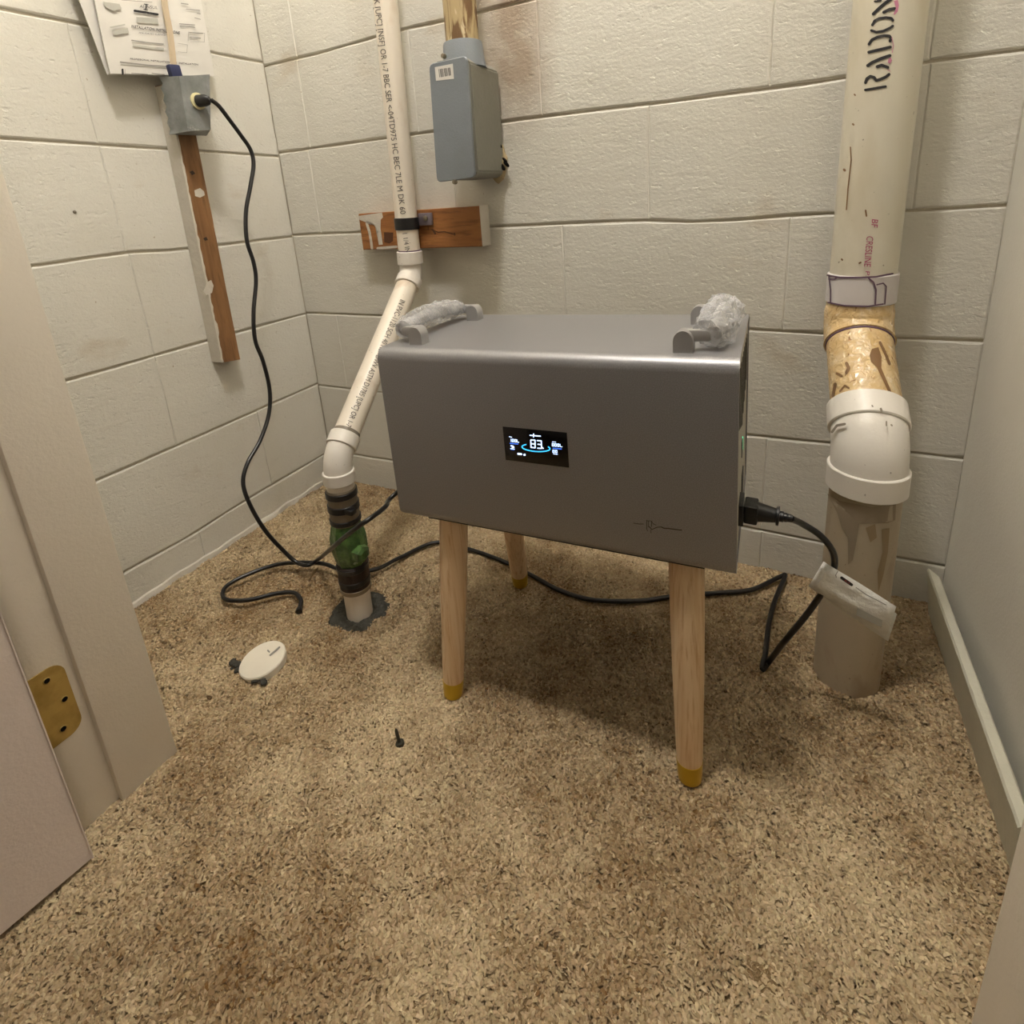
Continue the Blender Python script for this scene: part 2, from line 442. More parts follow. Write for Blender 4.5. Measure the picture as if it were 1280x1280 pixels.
def block(wall, s0, s1, zb, zt, frame, first):
    """frame(s, z, n) -> world. chamfered block with a slightly ragged arris"""
    bm = bmesh.new(); ns, nz = 5, 3
    def per():
        p = [(i / ns, 0) for i in range(ns)] + [(1, j / nz) for j in range(nz)] + [(1 - i / ns, 1) for i in range(ns)] + [(0, 1 - j / nz) for j in range(nz)]
        return p
    pr = per(); rings = []
    for ins_s, ins_z, n, jit in ((.0, .0, -.006, 0), (.0, .0004, -.0018, .0006), (.0022, .0030, 0, .0011)):
        ring = []
        for u, v in pr:
            s = s0 + (s1 - s0) * u; lo, hi = zb(s), zt(s); z = lo + (hi - lo) * v
            s += ins_s * (1 if u == 0 else -1 if u == 1 else 0); z += ins_z * (1 if v == 0 else -1 if v == 1 else 0)
            if v in (0, 1): z += random.uniform(-jit, jit)
            if u in (0, 1) and ins_s: s += random.uniform(-jit, jit)
            ring.append(bm.verts.new(frame(s, z, n)))
        rings.append(ring)
    k = len(pr)
    for a, c in zip(rings, rings[1:]):
        for i in range(k): bm.faces.new((a[i], a[(i + 1) % k], c[(i + 1) % k], c[i]))
    bm.faces.new(rings[-1])
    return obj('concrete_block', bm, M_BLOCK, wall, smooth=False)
def course(wall, seams, offs, end, frame):
    for row in range(-1, 11):
        ss = seams.get(row) or (seams[2] if row % 2 == 0 else seams[1 if wall is wb else 0])
        cuts = [0] + [s for s in ss if s < end - .05] + [end]
        def lim(k, side):
            if k < 0: return lambda s: -.02
            return lambda s: Z1 + k * H + interp(offs.get(k, [(0, 0)]), s) + side * .0020
        for a, c in zip(cuts, cuts[1:]):
            block(wall, a, c, lim(row, 1), lim(row + 1, -1), frame, True)
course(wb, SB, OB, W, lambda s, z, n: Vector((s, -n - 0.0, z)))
course(wl, SL, OL, .735, lambda s, z, n: Vector((n + 0.0, -s, z)))
# cement fillet, white with paint, where the left wall meets the carpet
b = bmesh.new(); prev = None
for i in range(40):
    y = -.735 * i / 39; hgt = .011 + .005 * noise.noise(Vector((y * 20, 3, 0))); dep = .006 + .005 * noise.noise(Vector((y * 14, 9, 0)))
    cur = [b.verts.new((0, y, hgt)), b.verts.new((.004, y, hgt - .002)), b.verts.new((dep, y, .003)), b.verts.new((dep + .002, y, -.008))]
    if prev:
        for k in range(3): b.faces.new((prev[k], prev[k + 1], cur[k + 1], cur[k]))
    prev = cur
struct('trim_1', b, M_WPAINT, 'thin smear of white paint and cement along the foot of the left wall')

# door jambs
JX = .39
b = box((.345, -.8095, -.008), (JX, -.7335, 2.04), .002); 
struct('trim_2', b, M_PAINT, 'beige painted door stop on the left jamb')
struct('trim_3', box((.335, -.853, -.008), (JX - .010, -.809, 2.04), .0015), M_PAINT, 'beige painted rabbet of the left jamb behind the hinge')
struct('trim_6', box((.27, -.866, -.008), (.368, -.853, 2.06), .001), M_PAINT, 'narrow edge of the door casing behind the gap at the hinge')
struct('trim_4', box((1.287, -.853, -.008), (1.312, -.7335, 2.04), .002), M_PAINT, 'beige painted right door jamb')
struct('trim_5', box((JX, -.853, 2.03), (1.287, -.7335, 2.052), .0), M_PAINT, 'beige painted door head')

# right baseboard standing a little off the wall
b = bmesh.new(); L0, L1 = -.028, -.468; prev = None
prof = [(1.4135, -.008), (1.4015, .0835), (1.4035, .0865), (1.4135, .0865), (1.4165, .083), (1.4235, -.008)]
for i in range(24):
    t = i / 23; cur = []
    for k, (x, z) in enumerate(prof):
        y = L0 + (L1 - L0) * t + (.018 if i == 0 and k in (3, 4, 5) else 0) * -1
        cur.append(b.verts.new((x + .0007 * noise.noise(Vector((y * 40, k * 5, 0))), y, z + (.0012 * noise.noise(Vector((y * 45, k, 2))) if z > 0 else 0))))
    if prev:
        for k in range(6): b.faces.new((prev[k], prev[(k + 1) % 6], cur[(k + 1) % 6], cur[k]))
    else: b.faces.new(cur)
    prev = cur
b.faces.new(prev[::-1])
bb = struct('baseboard_right', b, M_BASE, 'chipped pale baseboard leaning off the right wall', angle=25)

# ------------------------------------------------------------------ carpet pile
def pile(n):
    x = rng.uniform(0.0, W, n); y = rng.uniform(-1.12, 0, n)
    ok = (y > -.735) | ((x > JX - .01) & (x < 1.29) & (y > -1.12))
    ok &= ~((x < .44) & (y < -.865) & (y > -1.0) & (x < .40)) 
    ok &= (x > .010) & (y < -.004) & ~((x > 1.414) & (y < -.02))
    hx, hy = .449, -.404
    hr = .055 + .006 * np.sin(5 * np.arctan2(y - hy, x - hx)) + .004 * np.sin(9 * np.arctan2(y - hy, x - hx) + 1)
    ok &= (x - hx) ** 2 + (y - hy) ** 2 > hr ** 2
    ok &= (x - 1.272) ** 2 + (y + .225) ** 2 > .0475 ** 2
    x, y = x[ok], y[ok]; n = len(x)
    def vn(sc, seed):
        out = np.zeros(n); r = np.random.default_rng(seed)
        for _ in range(14):
            k = r.normal(0, sc, 2); ph = r.uniform(0, 6.28); out += np.sin(k[0] * x + k[1] * y + ph)
        return out / 3.7
    dirn = vn(14, 3) * 1.5 + vn(60, 8) * 1.1 + rng.normal(0, .9, n) + 2.4
    ln = rng.uniform(.006, .013, n); wd = rng.uniform(.0010, .0019, n)
    top = rng.uniform(-.0015, .0015, n) + .0016 * vn(70, 5)
    curl = rng.normal(0, 1.3, n)
    K = 4; V = np.zeros((n, K, 2, 3))
    px, py = x.copy(), y.copy()
    for k in range(K):
        t = k / (K - 1); a = dirn + curl * (t - .5) * 1.6
        if k: px = px + np.cos(a) * ln / (K - 1); py = py + np.sin(a) * ln / (K - 1)
        z = -.0065 + (top + .0065) * np.sin(np.pi * min(.98, .16 + t * .80)) ** .8
        ww = wd * (.7 + .3 * math.sin(math.pi * t))
        nx, ny = -np.sin(a) * ww, np.cos(a) * ww
        tilt = rng.normal(0, .0007, n)
        V[:, k, 0] = np.stack([px + nx, py + ny, z + tilt], 1); V[:, k, 1] = np.stack([px - nx, py - ny, z - tilt], 1)
    V[..., 0] = np.clip(V[..., 0], .002, W - .002); V[..., 1] = np.minimum(V[..., 1], -.002)
    verts = V.reshape(-1, 3); base = (np.arange(n) * K * 2)[:, None]
    quads = np.concatenate([base + np.array([2 * k, 2 * k + 1, 2 * k + 3, 2 * k + 2]) for k in range(K - 1)], 1).reshape(-1, 4)
    me = bpy.data.meshes.new('carpet_pile')
    me.vertices.add(len(verts)); me.vertices.foreach_set('co', verts.ravel())
    me.loops.add(quads.size); me.loops.foreach_set('vertex_index', quads.ravel())
    me.polygons.add(len(quads)); me.polygons.foreach_set('loop_start', np.arange(len(quads)) * 4)
    me.polygons.foreach_set('loop_total', np.full(len(quads), 4)); me.polygons.foreach_set('use_smooth', np.ones(len(quads), bool))
    me.update(); me.validate()
    lo = np.array(lin((146, 121, 90))[:3]); hi = np.array(lin((208, 188, 156))[:3])
    g = np.clip(rng.normal(.42, .20, n) + .20 * vn(13, 21) + .14 * vn(50, 22), -.3, 1.2)[:, None]
    col = lo + (hi - lo) * g; col *= rng.uniform(.97, 1.03, (n, 3)) * np.array([.99, .985, .93])
    a = me.color_attributes.new('tint', 'FLOAT_COLOR', 'POINT')
    cc = np.ones((n, K * 2, 4), dtype=np.float32); cc[:, :, :3] = col[:, None, :]
    a.data.foreach_set('color', cc.ravel())
    me.materials.append(M_PILE)
    o = bpy.data.objects.new('carpet_pile', me); C.collection.objects.link(o)
    o['kind'] = 'stuff'; o.parent = floor; return o
pile(330000)

# ------------------------------------------------------------------ door slab and hinge
ang = math.radians(98.5)
hinge = atZ(115, 1071, .010); hinge.z = 0; dirv = Vector((-.150, -.9887, 0)); nv = Vector((.9887, -.150, 0))
b = bmesh.new(); box((0, 0, 0), (1, 1, 1), bm=b)
for v in b.verts:
    u, t, z = v.co; v.co = hinge + dirv * (u * .80) - nv * ((1 - t) * .035) + Vector((0, 0, .010 + z * 2.0))
bmesh.ops.bevel(b, geom=b.edges[:], offset=.0015, segments=2, affect='EDGES')
dr = struct('door_1', b, M_DOOR, 'beige painted door standing open against the left jamb')
# hinge leaf on the jamb rabbet
hb = bmesh.new(); X = JX - .0085
z0, z1, y0, y1 = .1375, .2405, -.8555, -.8185; r = .016
poly = [(y0, z0), (y0, z1)] + [(y1 - r + r * math.sin(a), z1 - r + r * math.cos(a)) for a in [k * math.pi / 12 for k in range(7)]] + \
       [(y1 - r + r * math.cos(a), z0 + r - r * math.sin(a)) for a in [k * math.pi / 12 for k in range(7)]]
fa = [hb.verts.new((X, y, z)) for y, z in poly]; fb = [hb.verts.new((X - .003, y, z)) for y, z in poly]
hb.faces.new(fa); hb.faces.new(fb[::-1])
for k in range(len(poly)): hb.faces.new((fa[k], fb[k], fb[(k + 1) % len(poly)], fa[(k + 1) % len(poly)]))
hg = thing('door_hinge', 'brass butt hinge joining the open door to the left jamb', 'hinge', (X, -.84, z0))
obj('hinge_leaf', hb, M_BRASS, hg)
obj('hinge_knuckle', tube([(X + .004, -.859, z0), (X + .004, -.859, z0 + .033), (X + .004, -.859, z0 + .0335), (X + .004, -.859, z1)], .0042, 16), M_BRASS, hg)
for hy, hz in ((-.8375, .2265), (-.828, .189), (-.8385, .1535)):
    s = obj('screw_hole', tube([(X + .0001, hy, hz), (X + .0007, hy, hz)], [.0042, .0036], 18), M_BRASS, hg)
    obj('screw_recess', tube([(X - .001, hy, hz), (X + .0010, hy, hz)], .0031, 16), M_HOLE, s)

# ------------------------------------------------------------------ the appliance
AO = Vector((.8917, -.4897, .3134))
yaw, roll, pitch = .022, -.0276, -.0161; AW, AH, AD = .459, .2556, .2524
AR = Matrix.Rotation(yaw, 3, 'Z') @ Matrix.Rotation(roll, 3, 'Y') @ Matrix.Rotation(pitch, 3, 'X')
app = thing('box_appliance', 'silver grey box appliance with a lit display on four pale wooden legs', 'appliance', AO, rot=AR)
AI = MATW[app.name].inverted()
def front(px, py, y=-.0012):
    o = AI @ CAM; d = AR.transposed() @ ray(px, py); return o + d * ((y - o.y) / d.y)
def rrect(y0, z0, y1, z1, r, n=6):
    out = []
    for cy, cz, a0 in ((y1 - r, z1 - r, 0), (y0 + r, z1 - r, 90), (y0 + r, z0 + r, 180), (y1 - r, z0 + r, 270)):
        out += [(cy + r * math.cos(math.radians(a0 + 90 * k / n)), cz + r * math.sin(math.radians(a0 + 90 * k / n))) for k in range(n + 1)]
    return out
b = bmesh.new(); n = 0
o1 = rrect(0, 0, AD, AH, .016); o2 = rrect(.003, .003, AD - .003, AH - .003, .013); N = len(o1); X2 = AW / 2
ra = [b.verts.new((-X2, y, z)) for y, z in o1]; rb = [b.verts.new((X2, y, z)) for y, z in o1]
ia = [b.verts.new((-X2, y, z)) for y, z in o2]; ib = [b.verts.new((X2, y, z)) for y, z in o2]
for k in range(N):
    j = (k + 1) % N
    b.faces.new((ra[k], ra[j], rb[j], rb[k])); b.faces.new((ia[k], ib[k], ib[j], ia[j]))
    b.faces.new((ra[k], ia[k], ia[j], ra[j])); b.faces.new((rb[k], rb[j], ib[j], ib[k]))
obj('housing', b, M_SILVER, app, local=True, angle=40)
for sx in (-1, 1):
    b = bmesh.new(); pa = [b.verts.new((sx * (X2 - .004) - .002, y, z)) for y, z in o2]; pb_ = [b.verts.new((sx * (X2 - .004) + .002, y, z)) for y, z in o2]
    b.faces.new(pa); b.faces.new(pb_)
    for k in range(N): b.faces.new((pa[k], pa[(k + 1) % N], pb_[(k + 1) % N], pb_[k]))
    pn = obj('side_panel', b, M_SIDE, app, local=True)
    for k in range(9):
        yy = .030 + k * .024; top = .232; bot = .135 + .03 * abs(k - 4) / 4
        obj('vent_slot', box((sx * (X2 - .0035) - .002, yy - .0045, bot), (sx * (X2 - .0035) + .002, yy + .0045, top), .0015), M_HOLE, pn, local=True)
def pw(bm, *a): return bm
obj('status_light', box((X2 - .004, .138, .0935), (X2 - .0012, .147, .1115), .0005), M_LED, app, local=True)
obj('light_recess', box((X2 - .004, .122, .092), (X2 - .0010, .137, .1135), .0005), M_SWITCH, app, local=True)
obj('power_switch', box((X2 - .004, .142, .026), (X2 - .0008, .172, .058), .0005), M_SWITCH, app, local=True)
obj('power_socket', box((X2 - .004, .072, .024), (X2 + .0035, .108, .052), .001), M_SWITCH, app, local=True)
# display
scr = obj('display', box((-.0462, -.0009, .1132), (.0394, .004, .1590), .0005), M_GLASS, app, local=True)
def zs(x, y): return front(600 + x / 9.143, 510 + y / 9.143, -.0013)
def zl(x, y): return front(600 + x / 9.143, 510 + y / 9.143, -.0015)
eight = [[(583, 365), (628, 368), (630, 455), (583, 450), (580, 368)], [(583, 408), (628, 412)]]
three = [[(655, 372), (700, 376), (704, 462), (660, 460)], [(662, 415), (700, 418)], [(712, 452), (722, 462)]]
obj('reading', strokes(eight + three, 13, zl, step=20), M_GW, scr, local=False if False else True)
arc = [(640 + 160 * math.cos(a), 455 + 42 * math.sin(a)) for a in [math.radians(t) for t in range(-28, 226, 9)]]
arc = [(x, y + (x - 640) * .07) for x, y in arc]
obj('ring_gauge', strokes([(arc, 13)], 13, zs, step=20), M_GC, scr, local=True)
wl_ = [([(572, 312), (690, 322)], 13), ([(612, 296), (612, 332)], 11),
       ([(335, 328), (362, 334)], 9), ([(355, 356), (355, 384)], 8), ([(368, 357), (384, 358), (384, 386), (368, 385), (368, 357)], 8), ([(398, 360), (414, 362), (414, 389), (398, 388), (398, 360)], 8), ([(424, 365), (424, 390), (444, 392)], 8),
       ([(355, 432), (372, 436), (386, 448), (370, 452)], 15), ([(348, 464), (392, 470)], 9),
       ([(436, 524), (472, 528)], 22), ([(508, 534), (510, 536)], 24),
       ([(828, 386), (865, 390)], 7), ([(826, 404), (826, 434)], 8), ([(826, 404), (842, 406), (842, 436), (826, 434)], 8), ([(856, 408), (872, 410), (872, 438), (856, 436), (856, 408)], 8), ([(886, 410), (902, 412), (902, 440), (886, 438), (886, 410)], 8), ([(914, 414), (916, 442), (938, 444)], 8),
       ([(832, 480), (850, 482), (850, 510), (832, 508), (832, 480)], 8), ([(864, 483), (880, 485), (880, 512), (864, 510), (864, 483)], 8), ([(840, 524), (884, 530)], 8)]
obj('readout', strokes(wl_, 8, zs, step=20), M_GW, scr, local=True)
obj('readout', strokes([([(344, 404), (434, 412)], 12), ([(835, 460), (930, 468)], 12), ([(352, 474), (390, 478)], 6)], 8, zs, step=20), M_GB, scr, local=True)
# printed logo, lower right of the front
def zg(x, y): return front(780 + x / 16, 640 + y / 16, -.0006)
lg = [([(190, 222), (300, 240), (390, 240)], 14), ([(455, 165), (455, 330), (470, 375)], 14), ([(490, 175), (490, 300)], 12), ([(550, 190), (550, 290)], 14), ([(455, 175), (550, 180), (580, 235), (640, 260)], 12), ([(500, 290), (560, 350), (660, 305), (740, 300)], 16), ([(540, 350), (540, 420)], 12),
      ([(745, 300), (800, 325), (900, 330), (1030, 350), (1150, 362)], 22)]
obj('logo', strokes(lg, 12, zg, step=30), M_LOGO, app, local=True)
# handles in crumpled clear film
def film(path, r, seg=22, amp=.35, seed=0):
    pts = spline(path, 9); bm = bmesh.new(); nn = len(pts)
    rad = [r * (.72 + .28 * math.sin(math.pi * min(1, max(0, i / (nn - 1))))) for i in range(nn)]
    tube(pts, rad, seg, bm)
    for v in bm.verts:
        nz = noise.noise(v.co * 95 + Vector((seed, 0, 0))) + .6 * noise.noise(v.co * 240)
        c = min(pts, key=lambda q: (q - v.co).length); dv = v.co - c
        v.co = c + dv * (1 + amp * nz)
    return bm
def handle(sx, ynear, yfar, xpost, fr, lb, lift):
    ph = AH
    h = None
    ox = xpost + sx * .030
    grip = [(ox, ynear + .004, ph + .018), (ox + sx * .002, ynear + .03, ph + .018 + lift), (ox + sx * .003, (ynear + yfar) / 2, ph + .020 + lift * 1.4), (ox + sx * .002, yfar - .02, ph + .018 + lift), (ox, yfar + .008, ph + .018)]
    h = obj('handle', tube(spline(grip, 6), .0095, 16), M_HANDLE, app, local=True)
    for yy in (ynear, yfar):
        b = bmesh.new(); pts = []
        for k in range(11):                                      # D-shaped foot, flat face to the front
            a = math.pi * k / 10; pts.append((xpost + .0105 * math.cos(a), ph + .012 + .0125 * math.sin(a)))
        pts = [(xpost + .0105, ph - .001)] + pts + [(xpost - .0105, ph - .001)]
        fa = [b.verts.new((x, yy - .008, z)) for x, z in pts]; fb = [b.verts.new((x, yy + .010, z)) for x, z in pts]
        b.faces.new(fa); b.faces.new(fb[::-1])
        for k in range(len(pts)): b.faces.new((fa[k], fb[k], fb[(k + 1) % len(pts)], fa[(k + 1) % len(pts)]))
        obj('handle_foot', b, M_HANDLE, h, local=True, angle=40)
        obj('handle_arm', box((min(xpost, ox) - .002, yy + .001, ph + .010), (max(xpost, ox) + .002, yy + .013, ph + .024), .003), M_HANDLE, h, local=True)
    fo = obj('plastic_wrap', film([(ox - sx * .006, ynear + .002, ph + .020)] + grip[1:-1] + [(ox - sx * .004, yfar + .002, ph + .022)], fr, seed=sx * 5), M_FILM, h, local=True)
    fo['label'] = 'crumpled clear plastic film around the grip'
    return h
handle(-1, .034, .196, -.182, .0165, None, .003)
handle(1, .030, .176, .171, .0215, None, .003)
# legs
legs = [((-.160, .036), (-.1814, .0035, -.3085)), ((.171, .036), (.1772, .0060, -.3172)), ((-.163, .215), (-.185, .276, -.3035)), ((.149, .215), (.151, .266, -.3110))]
for (tx, ty), ft in legs:
    a = Vector((tx, ty, .001)); f = Vector(ft); t = (a - f).normalized()
    L = (a - f).length
    pts = [f + t * s for s in (.029, .0291, .06, .14, .22, L - .012, L)]
    lg_ = obj('leg', tube(pts, [.0155, .0163, .0172, .0192, .0207, .0212, .0212], 30), M_BEECH, app, local=True)
    fr_ = obj('ferrule', tube([f, f + t * .002, f + t * .010, f + t * .0292], [.0130, .0148, .0156, .0167], 30), M_GOLD, lg_, local=True)
    fr_['label'] = 'gold tip'
bk = obj('mount_plate', box((-.19, .012, -.003), (.195, AD - .012, .001), .001), M_SWITCH, app, local=True)

# ------------------------------------------------------------------ power cord of the appliance, on the floor
sock = MATW[app.name] @ Vector((X2 + .0035, .090, .038))
cord = thing('power_cord', 'black power cord plugged into the appliance and snaking over the carpet behind its legs', 'cord', (1.15, -.25, .004))
def aloc(x, y, z): return MATW[app.name] @ Vector((x, y, z))
b = bmesh.new()
rt = AR
p0 = aloc(X2 + .0035, .090, .038)
dx = (AR @ Vector((1, -.05, -.04))).normalized()
box(tuple(p0 + dx * .001 - Vector((.0005, .0135, .012))), tuple(p0 + dx * .016 + Vector((0, .0135, .012))), .002, bm=b)
tube([p0 + dx * .014, p0 + dx * .020, p0 + dx * .036, p0 + dx * .0365, p0 + dx * .0395, p0 + dx * .040], [.0125, .0115, .0088, .0118, .0118, .0082], 16, b)
tube([p0 + dx * .040 , p0 + dx * .044, p0 + dx * .0445, p0 + dx * .048, p0 + dx * .0485, p0 + dx * .054], [.0065, .0065, .0055, .0055, .005, .0045], 14, b)
obj('connector', b, M_BLACK, cord)
F = lambda px, py, z=.007: atZ(px, py, z)
e0 = p0 + dx * .052
path = [e0, atY(1003, 655, -.350), atY(1026, 670, -.338), atY(1041, 690, -.330), atY(1042, 712, -.322), atY(1030, 737, -.315), atY(1007, 770, -.305), atY(982, 800, -.300), atZ(962, 826, .012),
        F(953, 836, .008), F(957, 815, .009), F(961, 780, .010), F(969, 750, .012), F(981, 721, .014), F(975, 721, .013), F(940, 737, .009), F(900, 741), F(845, 745), F(800, 751), F(742, 750), F(700, 738), F(668, 721), F(630, 702), F(588, 687), F(545, 678),
        F(500, 697, .010), F(468, 712, .016), F(430, 713, .022), F(400, 704, .024), F(350, 705, .020), F(305, 720, .018), F(281, 735, .016), F(282, 749, .016), F(310, 750, .016), F(345, 742, .015), F(367, 741, .015), F(376, 750, .013), F(374, 762, .009)]
obj('cord_length', tube(spline(path, 9), .0042, 12), M_CORD, cord)
e = path[-1]; ed = (path[-1] - path[-2]).normalized()
obj('cord_end', tube([e - ed * .004, e, e + ed * .005, e + ed * .006], [.0045, .0062, .0066, .004], 12), M_BLACK, cord)
# folded paper tag on the cord
tg = [(1037, 707), (1120, 757), (1110, 793), (1018, 738)]
def tagf(y): return [atY(px, py, y + (px - 1018) * .00012) for px, py in tg]
b = bmesh.new()
for yy, o_ in ((-.3335, 0), (-.3160, 1)):
    q = tagf(yy)
    if o_: q = [q[0], q[1] + (q[0] - q[1]) * .02 + Vector((0, -.0155, 0)), q[2] + (q[3] - q[2]) * .02 + Vector((0, -.0155, 0)), q[3]]
    NN = 8; g = []
    for i in range(NN + 1):
        row = []
        for j in range(4):
            u, v = i / NN, j / 3; p = (q[0] * (1 - u) + q[1] * u) * (1 - v) + (q[3] * (1 - u) + q[2] * u) * v
            p.y += .0022 * math.sin(u * 5 + v * 2) * u; row.append(b.verts.new(p))
        g.append(row)
    for i in range(NN):
        for j in range(3): b.faces.new((g[i][j], g[i + 1][j], g[i + 1][j + 1], g[i][j + 1]))
    if o_ == 0: g0 = g[0]
    else:
        mid = [b.verts.new((g0[j].co + g[0][j].co) / 2 + (q[0] - q[1]).normalized() * .0085) for j in range(4)]
        for j in range(3):
            b.faces.new((g0[j], g0[j + 1], mid[j + 1], mid[j])); b.faces.new((mid[j], mid[j + 1], g[0][j + 1], g[0][j]))
tgo = thing('cord_tag', 'white printed paper tag folded around the black power cord', 'tag', atY(1065, 750, -.33))
tm = obj('paper_fold', b, M_TAG, tgo)
sol = tm.modifiers.new('s', 'SOLIDIFY'); sol.thickness = .0004
Yt = lambda px: -.3335 + (px - 1018) * .00012
def tz(x, y):
    px, py = 1000 + x / 9.143, 690 + y / 9.143
    u = (px - 1027) / 92; return atY(px, py, Yt(px) - .0018)
obj('tag_print', strokes([([(475, 295), (590, 375)], 34)], 10, tz, step=40), M_INKK, tgo)
obj('tag_print', strokes([([(515, 325), (560, 355)], 16)], 10, tz, step=40), M_INKR, tgo)
obj('tag_print', strokes([([(640, 405), (760, 490), (985, 605)], 8), ([(415, 290), (408, 262), (432, 222)], 9)], 8, tz, step=40), M_INKG, tgo)
obj('tag_print', patch([(660, 640), (940, 780), (930, 860), (640, 720)], tz), M_INKT, tgo)

# ------------------------------------------------------------------ the outlet on the left wall
st = thing('furring_strip', 'brown wooden furring strip with white painted side on the left wall below the outlet', 'wood strip', (.017, -.255, .435))
SX = .0345
b = bmesh.new(); ks = 26; ring = []
for i in range(ks + 1):
    t = i / ks; z = .4385 + t * .572; yl = -.2905 + t * .572 * .016; yr = -.2455 + t * .572 * .012
    jl = .0012 * noise.noise(Vector((z * 60, 1, 0))); jr = .0014 * noise.noise(Vector((z * 50, 4, 0)))
    zz = z - (.006 if i == 0 else 0)
    ring.append([b.verts.new((.0, yl, z)), b.verts.new((SX, yl + jl, z)), b.verts.new((SX, yr + jr, zz + .0)), b.verts.new((.0, yr, zz))])
for a, c in zip(ring, ring[1:]):
    for k in range(4): b.faces.new((a[k], a[(k + 1) % 4], c[(k + 1) % 4], c[k]))
b.faces.new(ring[0][::-1]); b.faces.new(ring[-1])
obj('strip_board', b, M_WSTRIP, st, angle=30)
b = bmesh.new(); prev = None                                    # thick paint over the near side, wrapping the arris
for i in range(60):
    t = i / 59; z = .4385 + t * .570; yl = -.2905 + (z - .4385) * .016
    wr = .0030 + .0028 * noise.noise(Vector((z * 70, 7, 0))) + (.003 if .50 < z < .53 else 0)
    cur = [b.verts.new((0, yl - .0009, z)), b.verts.new((SX + .0006, yl - .0009, z)), b.verts.new((SX + .0009, yl + max(.0006, wr), z)), b.verts.new((SX - .001, yl + max(.0006, wr), z))]
    if prev:
        for k in range(3): b.faces.new((prev[k], prev[k + 1], cur[k + 1], cur[k]))
    prev = cur
obj('side_paint', b, M_WPAINT, st)['label'] = 'white painted side of the strip'
sm = lambda px, py: toward(atX(px, py, SX + .0005), .0004)
b = patch([(243, 238), (250, 235), (255, 239), (256, 244), (250, 247), (244, 245)], sm)
patch([(258, 353), (264, 350), (267, 357), (265, 366), (258, 369), (254, 364), (257, 358)], sm, b)
obj('paint_spot', b, M_WPAINT, st)
b = patch([(237, 215), (241, 213), (244, 217), (240, 219)], sm); patch([(254, 298), (258, 296), (260, 300), (256, 301)], sm, b)
obj('nail_mark', b, M_BAND, st)

ob = thing('outlet_box', 'weathered grey outlet box with round cream socket on the left wall', 'outlet', (.06, -.262, .915))
b = bmesh.new()
fc = [atX(224, 95, .086), atX(262, 93, .086), atX(263.5, 162, .086), atX(235, 164, .086)]
bc = [Vector((.0355, -.291, 1.020)), Vector((.0355, -.205, 1.030)), Vector((.0355, -.215, .918)), Vector((.0355, -.296, .915))]
# front face, left flank at a slope, right flank, top and bottom
fv = [b.verts.new(p) for p in fc]
sd = [b.verts.new(p) for p in bc]
b.faces.new(fv)
for k in range(4): b.faces.new((fv[k], fv[(k + 1) % 4], sd[(k + 1) % 4], sd[k]))
b.faces.new(sd[::-1])
bmesh.ops.subdivide_edges(b, edges=b.edges[:], cuts=9, use_grid_fill=True)
for v in b.verts:
    if v.co.x < .075: v.co.y += .0022 * math.sin(v.co.z * 300) * (.09 - v.co.x) / .05
    v.co += Vector((noise.noise(v.co * 60), noise.noise(v.co * 60 + Vector((5, 0, 0))), 0)) * .0012
obj('box_shell', b, M_GALV, ob, angle=50)
pc = atX(247.5, 126.5, .0875)
obj('socket', tube([pc - Vector((.003, 0, 0)), pc + Vector((.0015, 0, 0)), pc + Vector((.002, 0, 0))], [.0155, .0155, .0145], 26), M_CREAM, ob)
# blue tape stub and flat cable coming down over the papers
cb = thing('flat_cable', 'beige flat cable running down over the papers into the outlet box, ended in blue tape', 'cable', (.05, -.262, 1.03))
b = bmesh.new(); prev = None
cpts = spline([atX(204, -60, .044), atX(205, 0, .048), atX(212, 40, .052), atX(217, 84, .058)], 10)
for i, q in enumerate(cpts):
    cur = [b.verts.new(q + Vector(o_)) for o_ in ((0, -.0062, 0), (.0028, -.0052, 0), (.0020, 0, 0), (.0028, .0052, 0), (0, .0062, 0), (-.002, 0, 0))]
    if prev:
        for k in range(6): b.faces.new((prev[k], prev[(k + 1) % 6], cur[(k + 1) % 6], cur[k]))
    prev = cur
obj('cable_sheath', b, M_CABLE, cb)
q = atX(219, 88, .062)
obj('tape_wrap', box((q.x - .008, q.y - .0125, q.z - .013), (q.x + .005, q.y + .0105, q.z + .010), .003, rot=Matrix.Rotation(.10, 3, 'X')), M_BLUE, cb)['label'] = 'dark blue tape'

